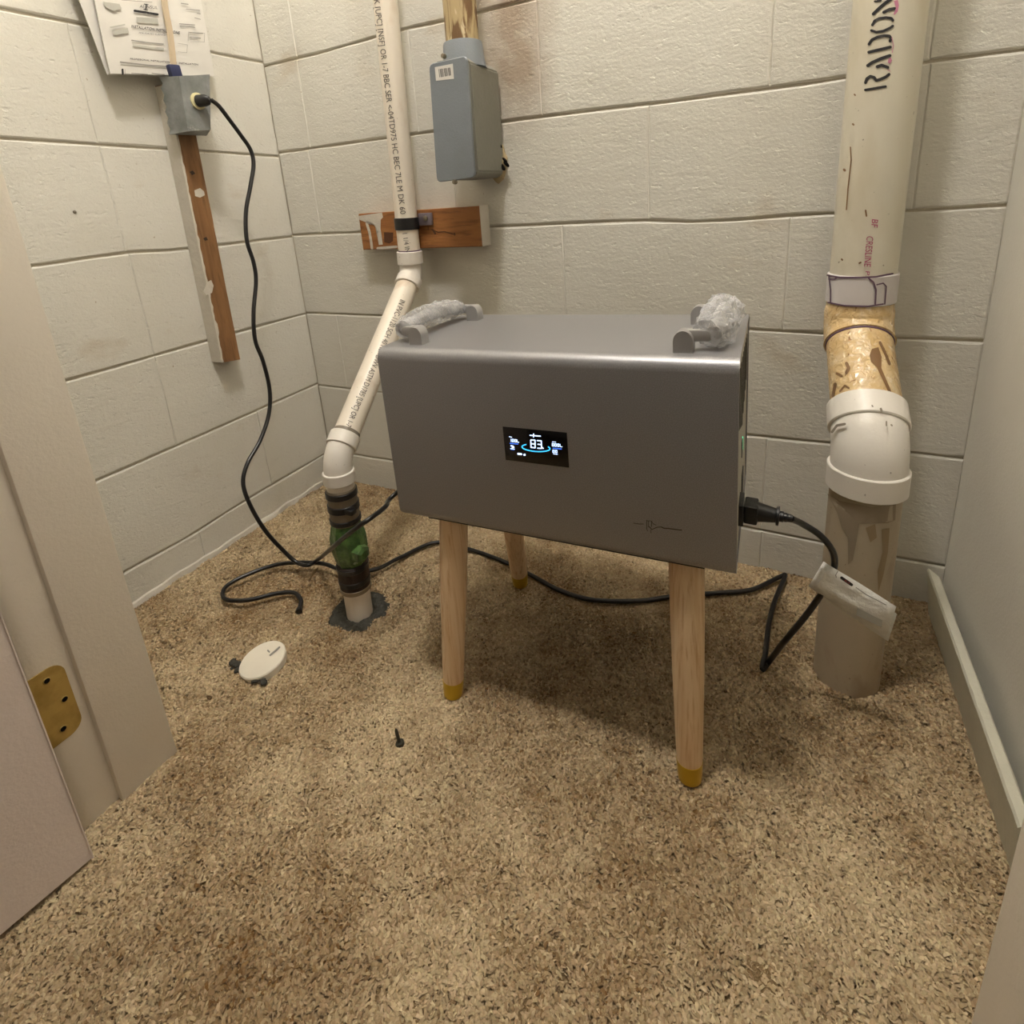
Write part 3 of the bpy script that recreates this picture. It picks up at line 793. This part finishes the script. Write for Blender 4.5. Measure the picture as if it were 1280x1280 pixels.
# papers behind the cable
pp = thing('paper_bundle', 'bundle of printed installation papers tucked behind the cable on the left wall', 'papers', (.03, -.28, 1.0))
def sheet(px_bl, px_br, px_tl, X0, X1, thick, bulge, seed):
    BL = atX(*px_bl, X0); BR = atX(*px_br, X1); TLd = atX(*px_tl, X0) - BL; TLd = TLd.normalized() * .28
    bm = bmesh.new(); NU, NV = 14, 12; rows = []
    for i in range(NU + 1):
        r0 = []
        for j in range(NV + 1):
            u, v = i / NU, j / NV; p = BL * (1 - u) + BR * u + TLd * v
            p.x += bulge * math.sin(math.pi * u) * .4 + .0014 * noise.noise(Vector((u * 3, v * 3, seed))); r0.append(p)
        rows.append(r0)
    fr = [[bm.verts.new(p) for p in r0] for r0 in rows]; bk_ = [[bm.verts.new(p - Vector((thick, 0, 0))) for p in r0] for r0 in rows]
    for i in range(NU):
        for j in range(NV):
            bm.faces.new((fr[i][j], fr[i + 1][j], fr[i + 1][j + 1], fr[i][j + 1])); bm.faces.new((bk_[i][j], bk_[i][j + 1], bk_[i + 1][j + 1], bk_[i + 1][j]))
    for i in range(NU):
        for j in (0, NV): bm.faces.new((fr[i][j], fr[i + 1][j], bk_[i + 1][j], bk_[i][j]))
    for j in range(NV):
        for i in (0, NU): bm.faces.new((fr[i][j], fr[i][j + 1], bk_[i][j + 1], bk_[i][j]))
    return bm
obj('sheet', sheet((134, 93), (262, 98), (99, 0), .030, .036, .0015, .0, 1), M_PAPER, pp)
obj('sheet', sheet((138, 92), (268, 95), (118, 0), .0415, .0385, .002, .0, 2), M_PAPER, pp)
def pq(px, py):
    X = .0415 + (.0385 - .0415) * (px - 138) / 130 + .0022
    return atX(px, py, X)
def pz(x, y): return pq(100 + x / 7.111, y / 7.111)
b = strokes([([(485, 95), (690, 128)], 20)], 10, pz, step=40)
obj('print', b, M_INKK, pp)
def along(x0, y0, x1, y1, hgt, body):
    """text laid from (x0,y0) to (x1,y1) in the enlarged frame, cap height hgt"""
    L = math.hypot(x1 - x0, y1 - y0); ux, uy = (x1 - x0) / L, (y1 - y0) / L
    box_ = {}
    def ff(u, v): return Vector((u, v, 0))
    t = text_mesh(body, ff, 1.0, 9); us = [v.co.x for v in t.verts]; sc = L / (max(us) - min(us)); u0 = min(us)
    for v in t.verts:
        a = (v.co.x - u0) * sc; h_ = v.co.y / .7 * hgt; v.co = pz(x0 + ux * a + uy * h_, y0 + uy * a - ux * h_)
    return t
b = along(455, 246, 885, 306, 24, 'INSTALLATION INSTRUCTIONS'); join(b, along(456, 243, 886, 303, 24, 'INSTALLATION INSTRUCTIONS'))
join(b, along(525, 298, 760, 318, 13, 'FOR FORMED SURFACE'))
join(b, along(445, 530, 1050, 582, 14, 'PROFESSIONAL INSTALLATION  FOR  INSTALLATION')); join(b, along(446, 528, 1050, 580, 14, 'PROFESSIONAL INSTALLATION  FOR  INSTALLATION'))
obj('print', b, M_INKD, pp)
b = along(530, 68, 690, 80, 26, 'AI INSUL'); strokes([([(590, 38), (583, 85)], 9), ([(572, 36), (606, 42)], 7), ([(568, 82), (600, 88)], 7)], 7, pz, bm=b, step=40)
strokes([([(378, 618), (380, 655)], 18)], 10, pz, bm=b, step=40)
obj('print', b, M_INKK, pp)
b = strokes([([(460, 358), (590, 378), (740, 392)], 11), ([(945, 80), (1065, 92)], 7), ([(1040, 118), (1070, 124)], 6), ([(1020, 158), (1070, 172)], 6), ([(885, 212), (1020, 222)], 8), ([(890, 232), (1020, 242)], 8), ([(975, 290), (1090, 296)], 10), ([(975, 330), (1070, 340)], 10), ([(965, 285), (960, 360), (1105, 375), (1108, 295), (965, 285)], 3), ([(360, 552), (600, 580), (760, 590)], 14), ([(460, 650), (600, 660)], 8), ([(640, 650), (750, 662)], 8), ([(870, 385), (955, 398), (950, 468), (870, 460)], 3), ([(400, 618), (400, 655), (445, 660)], 4), ([(900, 30), (960, 38)], 9), ([(370, 0), (640, 20)], 5)], 8, pz, step=40)
obj('print', b, M_INKG, pp)
b = patch([(205, 15), (350, 35), (370, 75), (300, 100), (225, 60)], pz); patch([(285, 275), (425, 250), (435, 290), (310, 312)], pz, b); patch([(260, 240), (400, 212), (402, 224), (275, 250)], pz, b)
patch([(500, 150), (690, 165), (700, 215), (505, 200)], pz, b); patch([(465, 392), (745, 425), (745, 450), (475, 415)], pz, b)
obj('print', b, M_INKT, pp)

# black cord hanging from the outlet
hc = thing('hanging_cord', 'black cord plugged into the grey outlet box and hanging down past the green coupling', 'cord', (.12, -.26, .94))
b = bmesh.new()
q0 = pc + Vector((.001, 0, 0)); q1 = q0 + Vector((.016, .004, 0)); q2 = atX(262, 124, .108)
tube([q0, q0 + Vector((.001, 0, 0)), q1, q1 + Vector((.003, .003, .0005)), q2], [.0085, .0115, .0112, .0095, .0055], 16, b)
obj('plug', b, M_BLACK, hc)
cpx = [(264, 125, .110), (274, 133, .112), (287, 150, .114), (301, 169, .116), (313, 187, .118), (317, 206, .120), (313, 233, .121), (307.5, 265, .122), (308.5, 300, .124), (317, 328, .127), (320, 352, .129), (317, 390, .133), (319, 425, .137), (329, 452, .141), (337, 487, .146), (336, 518, .152), (325, 551, .160), (309, 580, .168), (304, 605, .176), (314, 634, .190), (333, 665, .208), (356, 690, .228)]
path = [atX(*a) for a in cpx] + [atZ(371, 703, .030), atZ(385, 706.5, .032), atZ(398, 699, .040), atY(415, 685, -.452), atY(430, 672, -.466), atY(448, 658, -.466), atY(464, 647, -.450), atY(482, 633, -.405), atY(497, 615, -.350)]
path += [aloc(-.205, .22, .05), aloc(-.19, AD + .020, .085), aloc(-.165, AD + .012, .10)]
obj('cord_length', tube(spline(path, 9), .0042, 12), M_CORD, hc)
obj('rear_plug', tube([aloc(-.165, AD + .001, .10), aloc(-.165, AD + .018, .10)], .010, 14), M_BLACK, hc)

# ------------------------------------------------------------------ drain pipe on the back wall
TOP = Vector((.4275, -.060, 1.45)); B0 = Vector((.4075, -.060, .600)); B1 = Vector((.4545, -.404, .325)); BOT = Vector((.4545, -.410, -.02))
PR = .0238
dp = thing('drain_pipe', 'white plastic drain pipe on the back wall slanting down to a green coupling', 'pipe', (.4545, -.41, 0))
d1 = (B1 - B0).normalized(); u1 = (TOP - B0).normalized(); dn = Vector((0, -.02, -1)).normalized()
obj('pipe_length', tube([TOP, B0 + u1 * .02], PR, 32), M_PVC, dp)
obj('pipe_length', tube([B0 + d1 * .02, B1 - d1 * .02], PR, 32), M_PVC, dp)
e1 = obj('elbow', tube([B0 + u1 * .035] + bend(TOP, B0, B1, .022) + [B0 + d1 * .030], [PR + .0008] + [PR + .0005] * 9 + [PR + .0008], 32), M_FIT, dp)
obj('collar', ring_tube(B0 + u1 * .052, B0 + u1 * .024, PR + .0042), M_FIT, e1)
obj('collar', ring_tube(B0 + d1 * .012, B0 + d1 * .036, PR + .0042), M_FIT, e1)
e2 = obj('elbow', tube([B1 - d1 * .035] + bend(B0, B1, BOT, .026) + [B1 + dn * .035], [PR + .001] + [PR + .001] * 9 + [PR + .001], 32), M_FIT, dp)
obj('collar', ring_tube(B1 - d1 * .046, B1 - d1 * .022, PR + .0042), M_FIT, e2)
obj('collar', ring_tube(B1 + dn * .024, B1 + dn * .046, PR + .0042), M_FIT, e2)
def zp(z): t = (B1.z - z) / (B1.z + .02); return B1 * (1 - t) + BOT * t
obj('primer_line', ring_tube(B0 + u1 * .0545, B0 + u1 * .0515, PR + .0006, lip=.0003), M_INKP, dp)
obj('primer_line', ring_tube(B1 - d1 * .053, B1 - d1 * .0455, PR + .0006, lip=.0003), M_GSTAIN, dp)
obj('lower_pipe', tube([zp(.285), zp(.235), zp(.06), zp(-.02)], [.0245, .0245, .0245, .0245], 32), M_PVC, dp)
sl = obj('rubber_sleeve', tube([zp(.268), zp(.266), zp(.200), zp(.198)], [.0245, .0262, .0262, .0245], 32), M_SLEEVE, dp)
for z, hh, lug in ((.2585, .0055, 0), (.2325, .0065, 1), (.2060, .0045, 0)):
    c_ = obj('hose_clamp', ring_tube(zp(z + hh), zp(z - hh), .0282, lip=.0008), M_BLACK, dp)
    if lug: obj('clamp_screw', box((zp(z).x + .020, zp(z).y - .020, z - .005), (zp(z).x + .037, zp(z).y - .006, z + .005), .002), M_BLACK, c_)
b = tube([zp(.200), zp(.190), zp(.172), zp(.150), zp(.135), zp(.118), zp(.112)], [.026, .0285, .0330, .0335, .0310, .0270, .0250], 9)
gr = obj('green_coupling', b, M_GREEN, dp, angle=12); gr['label'] = 'green faceted coupling'
g0 = zp(.146) + Vector((.020, -.006, 0))
obj('lug', tube([g0, g0 + Vector((.020, -.003, -.001)), g0 + Vector((.024, -.003, -.001))], [.0175, .0155, .009], 6), M_GREEN, gr, angle=12)
obj('rubber_sleeve', tube([zp(.116), zp(.113), zp(.066), zp(.063)], [.0255, .0285, .0280, .0255], 32), M_BAND, dp)
obj('hose_clamp', ring_tube(zp(.112), zp(.103), .0298, lip=.0008), M_BLACK, dp)
obj('hose_clamp', ring_tube(zp(.084), zp(.074), .0292, lip=.0008), M_BLACK, dp)
c_ = obj('hose_clamp', ring_tube(zp(.066), zp(.057), .0290, lip=.0008), M_STEEL, dp); c_['label'] = 'steel hose clamp'
# print on the pipe, reading downwards
def pipe_text(body, a, b_, r, start, end, px_line, hgt, parent, mat):
    """text from pixel start to end on the cylinder a-b_, letter height hgt pixels"""
    L = math.hypot(end[0] - start[0], end[1] - start[1]); ux, uy = (end[0] - start[0]) / L, (end[1] - start[1]) / L
    t = text_mesh(body, lambda u, v: Vector((u, v, 0)), 1.0, .25); us = [v.co.x for v in t.verts]; sc = L / (max(us) - min(us)); u0 = min(us)
    for v in t.verts:
        s = (v.co.x - u0) * sc; h_ = v.co.y / .7 * hgt
        v.co = toward(atCyl(start[0] + ux * s + uy * h_, start[1] + uy * s - ux * h_, a, b_, r), .0008)
    return obj('pipe_print', t, mat, parent, smooth=False)
pipe_text('K [UPC] [NSF] OR 1-7 BBC SER <-04TD975 HC BEC 7LE M DK 60', TOP, B0, PR, (467.5, 0), (500.5, 268), 0, 7, dp, M_INKD)
pipe_text('1 1/4 IN', TOP, B0, PR, (503, 292), (507, 316), 0, 6, dp, M_INKD)
pipe_text('IN PVC-1120 SCH 40 NSF-DWV ASTM D1785 [UPC] OR 1-7', B0, B1, PR, (500.5, 374), (432, 532), 0, 7, dp, M_INKD)
# hole in the carpet with dark sealant round the foot of the pipe
b = bmesh.new(); NR = 40; rings = []
for k, (rr0, zz) in enumerate(((.018, .000), (.033, .001), (.047, .003), (.061, -.006))):
    ring = []
    for i in range(NR):
        a = 2 * math.pi * i / NR; q = Vector((math.cos(a), math.sin(a), 0)); nn = noise.noise(Vector((q.x * 3, q.y * 3, k)))
        ring.append(b.verts.new(Vector((.449, -.404, zz + .005 * noise.noise(Vector((q.x * 4, q.y * 4, k + 9))))) + q * (rr0 * (1 + .12 * nn))))
    rings.append(ring)
for a, c_ in zip(rings, rings[1:]):
    for i in range(NR): b.faces.new((a[i], a[(i + 1) % NR], c_[(i + 1) % NR], c_[i]))
obj('sealant_patch', b, M_CEM, floor)['label'] = 'dark grey sealant in the carpet cut-out around the drain pipe'

# pipe strap and wood block
wk = thing('wood_block', 'stained orange wooden block with white drips, fixed to the back wall behind the drain pipe', 'wood block', (.42, -.0175, .654))
b = box((.2575, -.035, .655), (.579, .0, .7375), .0012, 1)
obj('block_body', b, M_WBLOCK, wk)
obj('end_paint', box((.5788, -.036, .6555), (.5805, 0, .7385), .0004, 1), M_WPAINT, wk)['label'] = 'white painted end'
wf = lambda x, y: toward(atY(440 + x / 6.4, 220 + y / 6.4, -.0353), .0004)
b = patch([(52, 320), (240, 292), (248, 330), (230, 350), (228, 420), (246, 548), (215, 552), (205, 430), (160, 375), (135, 380), (60, 350)], wf)
strokes([([(118, 380), (140, 450), (152, 520), (160, 580)], 20), ([(120, 370), (150, 380)], 16), ([(205, 578), (355, 566)], 20)], 18, wf, bm=b, step=10)
obj('paint_drip', b, M_WPAINT, wk)['label'] = 'white paint drips'
b = patch([(255, 450), (330, 452), (328, 520), (300, 540), (258, 530)], wf)
strokes([([(640, 430), (690, 450), (740, 445), (810, 465)], 9), ([(650, 435), (665, 460)], 16), ([(820, 460), (822, 470)], 14), ([(600, 300), (610, 430)], 5)], 8, wf, bm=b, step=10)
obj('knot_mark', b, flat('knot_brown', (84, 48, 22), .6), wk)
sp = thing('pipe_strap', 'black strap with grey bracket holding the drain pipe to the wood block', 'strap', (.41, -.06, .685))
zc = atCyl(508, 280, TOP, B0, PR).z
cc = B0 + u1 * ((zc - B0.z) / u1.z)
obj('strap_band', ring_tube(cc + u1 * .0125, cc - u1 * .0125, PR + .0026, lip=.0006), M_BLACK, sp)
q = atY(532, 274, -.042)
obj('bracket', box((cc.x + .020, -.044, q.z - .013), (q.x + .015, -.0355, q.z + .013), .0015), M_BRKT, sp)
obj('bracket_screw', tube([(q.x + .002, -.0435, q.z + .002), (q.x + .002, -.0465, q.z + .002), (q.x + .002, -.047, q.z + .002)], [.0055, .0055, .003], 14), M_STEEL, sp)

# ------------------------------------------------------------------ conduit body on the back wall
cd_ = thing('conduit_fitting', 'blue grey metal conduit fitting with barcode sticker on the back wall above the wood block', 'conduit box', (.58, -.06, .79))
b = bmesh.new(); yb, yf = -.008, -.116
prof = [(.545, .790), (.545, .985), (.556, .996), (.615, .996), (.628, .984), (.626, .800), (.616, .790)]
fa = [b.verts.new((x, yf, z)) for x, z in prof]; fb = [b.verts.new((x + .002, yb, z)) for x, z in prof]
b.faces.new(fa); b.faces.new(fb[::-1])
for k in range(len(prof)): b.faces.new((fa[k], fb[k], fb[(k + 1) % len(prof)], fa[(k + 1) % len(prof)]))
bmesh.ops.bevel(b, geom=b.edges[:], offset=.003, segments=2, affect='EDGES')
obj('fitting_body', b, M_BODY, cd_)
CY = -.1215
cor = [atY(536, 80, CY), atY(583, 69, CY), atY(593.5, 222, CY), atY(546, 228, CY)]
b = bmesh.new(); poly = []
for k in range(4):
    p, pa, pb = cor[k], cor[k - 1], cor[(k + 1) % 4]
    a = p + (pa - p).normalized() * .010; c_ = p + (pb - p).normalized() * .010
    for t in range(6):
        s = t / 5; poly.append(a * (1 - s) ** 2 + p * 2 * s * (1 - s) + c_ * s * s)
fa = [b.verts.new(p + Vector((0, .0012, 0)) + (Vector(((cor[0] + cor[2]) / 2)) - p) * -.0) for p in poly]; fb = [b.verts.new(p + Vector((0, .005, 0))) for p in poly]
ctr = sum(poly, Vector()) / len(poly); fi = [b.verts.new(p + (ctr - p).normalized() * .0015) for p in poly]
b.faces.new(fi); b.faces.new(fb[::-1])
for k in range(len(poly)):
    j = (k + 1) % len(poly); b.faces.new((fa[k], fb[k], fb[j], fa[j])); b.faces.new((fi[k], fa[k], fa[j], fi[j]))
cv = obj('cover', b, M_ENAM, cd_, angle=30)
b = bmesh.new(); st_ = [atY(543.5, 84, CY - .0004), atY(566, 79.5, CY - .0004), atY(567.5, 98.5, CY - .0004), atY(545, 101, CY - .0004)]
b.faces.new([b.verts.new(p) for p in st_]); obj('sticker', b, M_PAPER, cv, smooth=False)
bf = lambda x, y: atY(520 + x / 5.336, y / 5.336, CY - .0008)
b = strokes([([(152 + i * 9, 462 - i * 1.2), (158 + i * 9, 515 - i * 1.6)], 3 + (i * 7 % 3) * 1.5) for i in range(9)], 4, bf, step=50, seg=4)
obj('barcode', b, M_INKK, cv)
for (px, py, yy) in ((554.5, 70, -.112), (568.5, 227.5, -.1225)):
    q = atY(px, py, yy); obj('screw', tube([q + Vector((0, .003, 0)), q, q + Vector((0, -.0035, 0)), q + Vector((0, -.004, 0))], [.0045, .0045, .004, .002], 12), M_STEEL, cd_)
CX_, CY_ = .5905, -.070
obj('hub', tube([(CX_, CY_, .985), (CX_, CY_, 1.000), (CX_, CY_, 1.026), (CX_, CY_, 1.029), (CX_, CY_, 1.029)], [.042, .0385, .0365, .0355, .030], 30), M_ENAM, cd_)
cdt = obj('conduit', tube([(CX_, CY_, 1.02), (CX_ + .001, CY_ - .0, 1.30), (CX_ + .001, CY_, 1.60)], .0305, 30), M_PEEL, cd_); cdt['label'] = 'conduit with peeling tan paint'
# foam lump at the wall opening
b = bmesh.new(); bmesh.ops.create_icosphere(b, subdivisions=3, radius=.03)
for v in b.verts:
    v.co *= 1 + .35 * noise.noise(v.co * 60); v.co = Vector((v.co.x * .7, v.co.y * .35, v.co.z * 1.15)) + Vector((.615, -.006, .818))
fm = center(tag(obj('foam_lump', b, M_FOAM), 'small tan lump of old filler beside the conduit fitting on the back wall', 'filler'))
b = bmesh.new()
for (px, py, rr0) in ((624, 181, .006), (631, 200, .005), (627, 208, .008), (633, 205, .006)):
    q = atY(px, py, -.016); own = bmesh.new(); bmesh.ops.create_icosphere(own, subdivisions=2, radius=rr0, matrix=Matrix.Translation(q) @ Matrix.Rotation(.8, 4, 'Y') @ Matrix.Diagonal((1.4, .5, .6, 1))); join(b, own)
obj('dark_pit', b, M_HOLE, fm)

# ------------------------------------------------------------------ radon pipe
RR = .0445
RT0 = Vector((1.2545, -.0560, 1.5)); RB0 = Vector((1.2580, -.0560, .5160)); RB1 = Vector((1.2700, -.2200, .3860)); RBOT = Vector((1.2730, -.2250, -.02))
rp = thing('radon_pipe', 'wide radon vent pipe with black stencilled lettering in the right back corner', 'pipe', (1.2725, -.225, 0))
ru = (RT0 - RB0).normalized(); rd = (RB1 - RB0).normalized(); rn = (RBOT - RB1).normalized()
obj('upper_pipe', tube([RT0, RB0 + ru * .02], RR, 48), M_RAD, rp)['label'] = 'aged white upper pipe'
cpl = obj('coupling', ring_tube(RB0 + ru * .086, RB0 + ru * .041, RR + .0030, 48), M_COUP, rp)
e1 = obj('upper_elbow', tube([RB0 + ru * .040, RB0 + ru * .030] + bend(RT0, RB0, RB1, .026) + [RB0 + rd * .034, RB0 + rd * .035], [RR + .0005, RR + .002] + [RR + .003] * 9 + [RR + .004, RR + .001], 48), M_VARN, rp)
e1['label'] = 'elbow coated in glossy tan varnish'
obj('slanted_pipe', tube([RB0 + rd * .02, RB1 - rd * .03], RR + .0002, 48), M_VARN, rp)['label'] = 'slanted pipe coated in glossy tan varnish'
e2 = obj('lower_elbow', tube([RB1 - rd * .045, RB1 - rd * .031] + bend(RB0, RB1, RBOT, .030) + [RB1 + rn * .04, RB1 + rn * .05], [RR + .002] * 13, 48), M_FIT, rp)
obj('collar', ring_tube(RB1 - rd * .062, RB1 - rd * .026, RR + .0056, 48, .0015), M_FIT, e2)
obj('collar', ring_tube(RB1 + rn * .030, RB1 + rn * .064, RR + .0056, 48, .0015), M_FIT, e2)
obj('lower_pipe', tube([RB1 + rn * .04, RBOT], RR, 48), M_RLOW, rp)['label'] = 'stained grey lower pipe'
up = lambda px, py: toward(atCyl(px, py, RT0, RB0, RR), .0007)
rf = lambda x, y: up(1020 + x / 9.143, y / 9.143)
rad = [([(562, 1028), (796, 988)], 28), ([(565, 945), (580, 900), (620, 872), (665, 885), (690, 920), (740, 905), (800, 878), (835, 850)], 34),
       ([(590, 750), (640, 715), (740, 670), (845, 635)], 36), ([(700, 762), (750, 745), (820, 770)], 36),
       ([(602, 596), (850, 538)], 34), ([(606, 505), (640, 455), (700, 425), (780, 408), (840, 412), (858, 440), (845, 470)], 34),
       ([(645, 285), (670, 240), (720, 212), (800, 200), (860, 208), (880, 232)], 32), ([(632, 348), (690, 368), (770, 355), (850, 318), (878, 296)], 30),
       ([(655, 160), (720, 95), (790, 35), (860, -10)], 36), ([(775, 140), (840, 108), (900, 98)], 36), ([(670, 15), (740, 5)], 22)]
obj('stencil_lettering', strokes(rad, 30, rf, step=12), M_INKK, rp)
b = patch([(890, 10), (935, 0), (948, 60), (935, 130), (900, 170), (885, 160), (915, 100)], rf); patch([(825, 680), (850, 650), (870, 690), (845, 730), (820, 715)], rf, b)
strokes([([(868, 430), (885, 520), (872, 600)], 9), ([(820, 800), (850, 815)], 8)], 8, rf, bm=b, step=12)
obj('overspray', b, flat('pink_overspray', (190, 122, 148), .6), rp)
pipe_text('BF', RT0, RB0, RR, (1090, 274), (1089, 284), 0, 8, rp, M_INKM)
pipe_text('CRESLINE', RT0, RB0, RR, (1083.5, 295), (1080, 333), 0, 8.5, rp, M_INKM)
pipe_text('P', RT0, RB0, RR, (1082, 339), (1081.5, 344), 0, 5.5, rp, M_INKM)
sc_ = [([(1063, 184), (1064, 200), (1060, 235), (1058, 262)], 1.6), ([(1055, 212), (1056, 213)], 3.2), ([(1082, 263), (1083, 270)], 2.2), ([(1066, 155), (1067, 156)], 2.4), ([(1052, 324), (1053, 325)], 2.2), ([(1074, 329), (1076, 328)], 2), ([(1068, 118), (1069, 119)], 2)]
obj('scuff', strokes(sc_, 2, up, step=4, seg=6), M_STAIN, rp)
cpf = lambda px, py: toward(atCyl(px, py, RT0, RB0, RR + .0035), .0007)
pr = [([(1034, 344), (1050, 347), (1075, 347), (1095, 346), (1116, 342)], 2.2), ([(1036, 346), (1038, 362), (1038, 378)], 1.6), ([(1036, 349), (1043, 349), (1046, 347)], 1.8),
      ([(1086, 348), (1092, 353), (1095, 362), (1094, 380)], 2.2), ([(1096, 356), (1104, 354), (1108, 358), (1106, 380)], 1.6), ([(1035, 378), (1055, 382), (1085, 383), (1104, 380)], 1.8)]
obj('primer_drip', strokes(pr, 2, cpf, step=3, seg=6), M_INKP, cpl)
sf = lambda px, py: toward(atCyl(px, py, RB0, RB1, RR + .0002), .0009)
b = patch([(1090, 436), (1098, 434), (1102, 446), (1100, 456), (1106, 470), (1112, 484), (1119, 503), (1115, 500), (1105, 478), (1096, 459), (1089, 452), (1087, 444)], sf)
strokes([([(1100, 428), (1105, 438), (1112, 455)], 3.4), ([(1058, 454), (1061, 460), (1058, 466)], 4), ([(1046, 467), (1052, 470)], 3.4), ([(1050, 489), (1056, 482), (1061, 485)], 2.4), ([(1044, 480), (1041, 495)], 4), ([(1047, 500), (1056, 494)], 3)], 3, sf, bm=b, step=3, seg=6)
obj('varnish_run', b, M_STAIN, rp)
ef = lambda px, py: toward(atCyl(px, py, RB0, RB1, RR + .0040), .0009)
obj('primer_ring', ring_tube(RB0 + rd * .0345, RB0 + rd * .0370, RR + .0016, 48, .0003), M_INKP, e1)
wfz = lambda px, py: toward(atCyl(px, py, RB0, RB1, RR + .0058), .0009)
obj('smudge', strokes([([(1040, 540), (1046, 532), (1056, 530)], 3.2), ([(1101, 511), (1102, 514)], 3), ([(1090, 507), (1091, 508)], 1.8), ([(1108, 527), (1108, 532)], 2), ([(1114, 531), (1115, 532)], 2)], 3, wfz, step=3, seg=6), M_GSTAIN, e2)
lf = lambda px, py: toward(atCyl(px, py, RB1, RBOT, RR), .0009)
b = patch([(1034, 617), (1050, 626), (1090, 634), (1120, 629), (1119, 650), (1110, 654), (1090, 646), (1072, 655), (1070, 680), (1066, 700), (1060, 706), (1060, 672), (1052, 660), (1046, 640)], lf)
obj('dirt_run', b, flat('faint_dirt', (148, 134, 112), .6), rp)
b = patch([(1082, 660), (1094, 655), (1096, 672), (1088, 678)], lf); patch([(1102, 662), (1112, 660), (1110, 690), (1104, 720), (1098, 740), (1097, 715), (1103, 690)], lf, b)
obj('rust_stain', b, flat('rusty_stain', (150, 130, 98), .6), rp)

# ------------------------------------------------------------------ small things on the floor and wall
cpz = atZ(328, 823, .0135)
tilt = Matrix.Rotation(.10, 4, 'X') @ Matrix.Rotation(-.06, 4, 'Y')
b = tube([(0, 0, -.011), (0, 0, -.0105), (0, 0, .0015), (0, 0, .0035), (0, 0, .0035)], [.034, .0375, .0385, .0370, .030], 48)
bmesh.ops.transform(b, matrix=Matrix.Translation(cpz - Vector((0, 0, .004))) @ tilt, verts=b.verts)
cp = thing('cleanout_cap', 'round white plastic cap lying on the carpet left of the drain pipe', 'cap', (cpz.x, cpz.y, 0))
obj('cap_disc', b, M_CAP, cp)
gf = lambda px, py: cpz + tilt.to_3x3() @ Vector(((atZ(px, py, cpz.z) - cpz).x, (atZ(px, py, cpz.z) - cpz).y, .0004))
obj('scratch', strokes([([(338, 820), (345, 815), (350, 811)], 2.4), ([(335, 814), (337, 816)], 2)], 2, gf, step=3, seg=6), M_INKG, cp)
b = bmesh.new()
for i in range(70):
    t = random.random(); px = 291 + 38 * t + random.uniform(-3, 4); py = 829 + 27 * t - 9 * t * t + random.uniform(-4, 8)
    q = atZ(px, py, .003); own = bmesh.new(); r0 = random.uniform(.0022, .0052)
    bmesh.ops.create_icosphere(own, subdivisions=1, radius=r0, matrix=Matrix.Translation(q + Vector((0, 0, r0 * .3))) @ Matrix.Diagonal((random.uniform(.7, 1.4), random.uniform(.7, 1.4), .7, 1))); join(b, own)
o = obj('grey_crumbs', b, M_CRUMB); o['kind'] = 'stuff'; tag(center(o), 'dark grey crumbs on the carpet at the left edge of the white cap', 'crumbs')
# screw standing in the pile
q = atZ(500, 930, -.002)
b = tube([q, q + Vector((0, 0, .004)), q + Vector((-.001, 0, .0045)), q + Vector((-.0032, .0, .024)), q + Vector((-.0036, .0, .027))], [.0068, .0060, .0026, .0022, .0008], 14)
tag(center(obj('screw', b, flat('dark_screw', (66, 64, 54), .5, .4))), 'small dark screw standing head down on the carpet in front of the appliance', 'screw')
q0, q1 = atZ(386, 725, .004), atZ(397, 710, .006)
b = tube([q0, (q0 + q1) / 2 + Vector((0, 0, .002)), q1], [.0012, .0022, .0010], 8)
tag(center(obj('wood_splinter', b, flat('tan_splinter', (126, 100, 62), .8))), 'tiny tan splinter on the carpet beside the drain pipe', 'splinter')
q = atZ(262, 872, .002); b = bmesh.new(); bmesh.ops.create_icosphere(b, subdivisions=1, radius=.0042, matrix=Matrix.Translation(q) @ Matrix.Diagonal((1.2, .8, .7, 1)))
tag(center(obj('dirt_crumb', b, flat('brown_crumb', (92, 70, 44), .9))), 'single brown crumb on the carpet left of the white cap near the jamb', 'crumb')
q = atX(93, 265, 0)
tag(center(obj('nail_head', tube([q - Vector((.003, 0, 0)), q + Vector((.0015, 0, 0)), q + Vector((.002, 0, 0))], [.0028, .0028, .0015], 12), flat('old_nail', (120, 112, 98), .5, .4))), 'small nail head in the left block wall', 'nail')
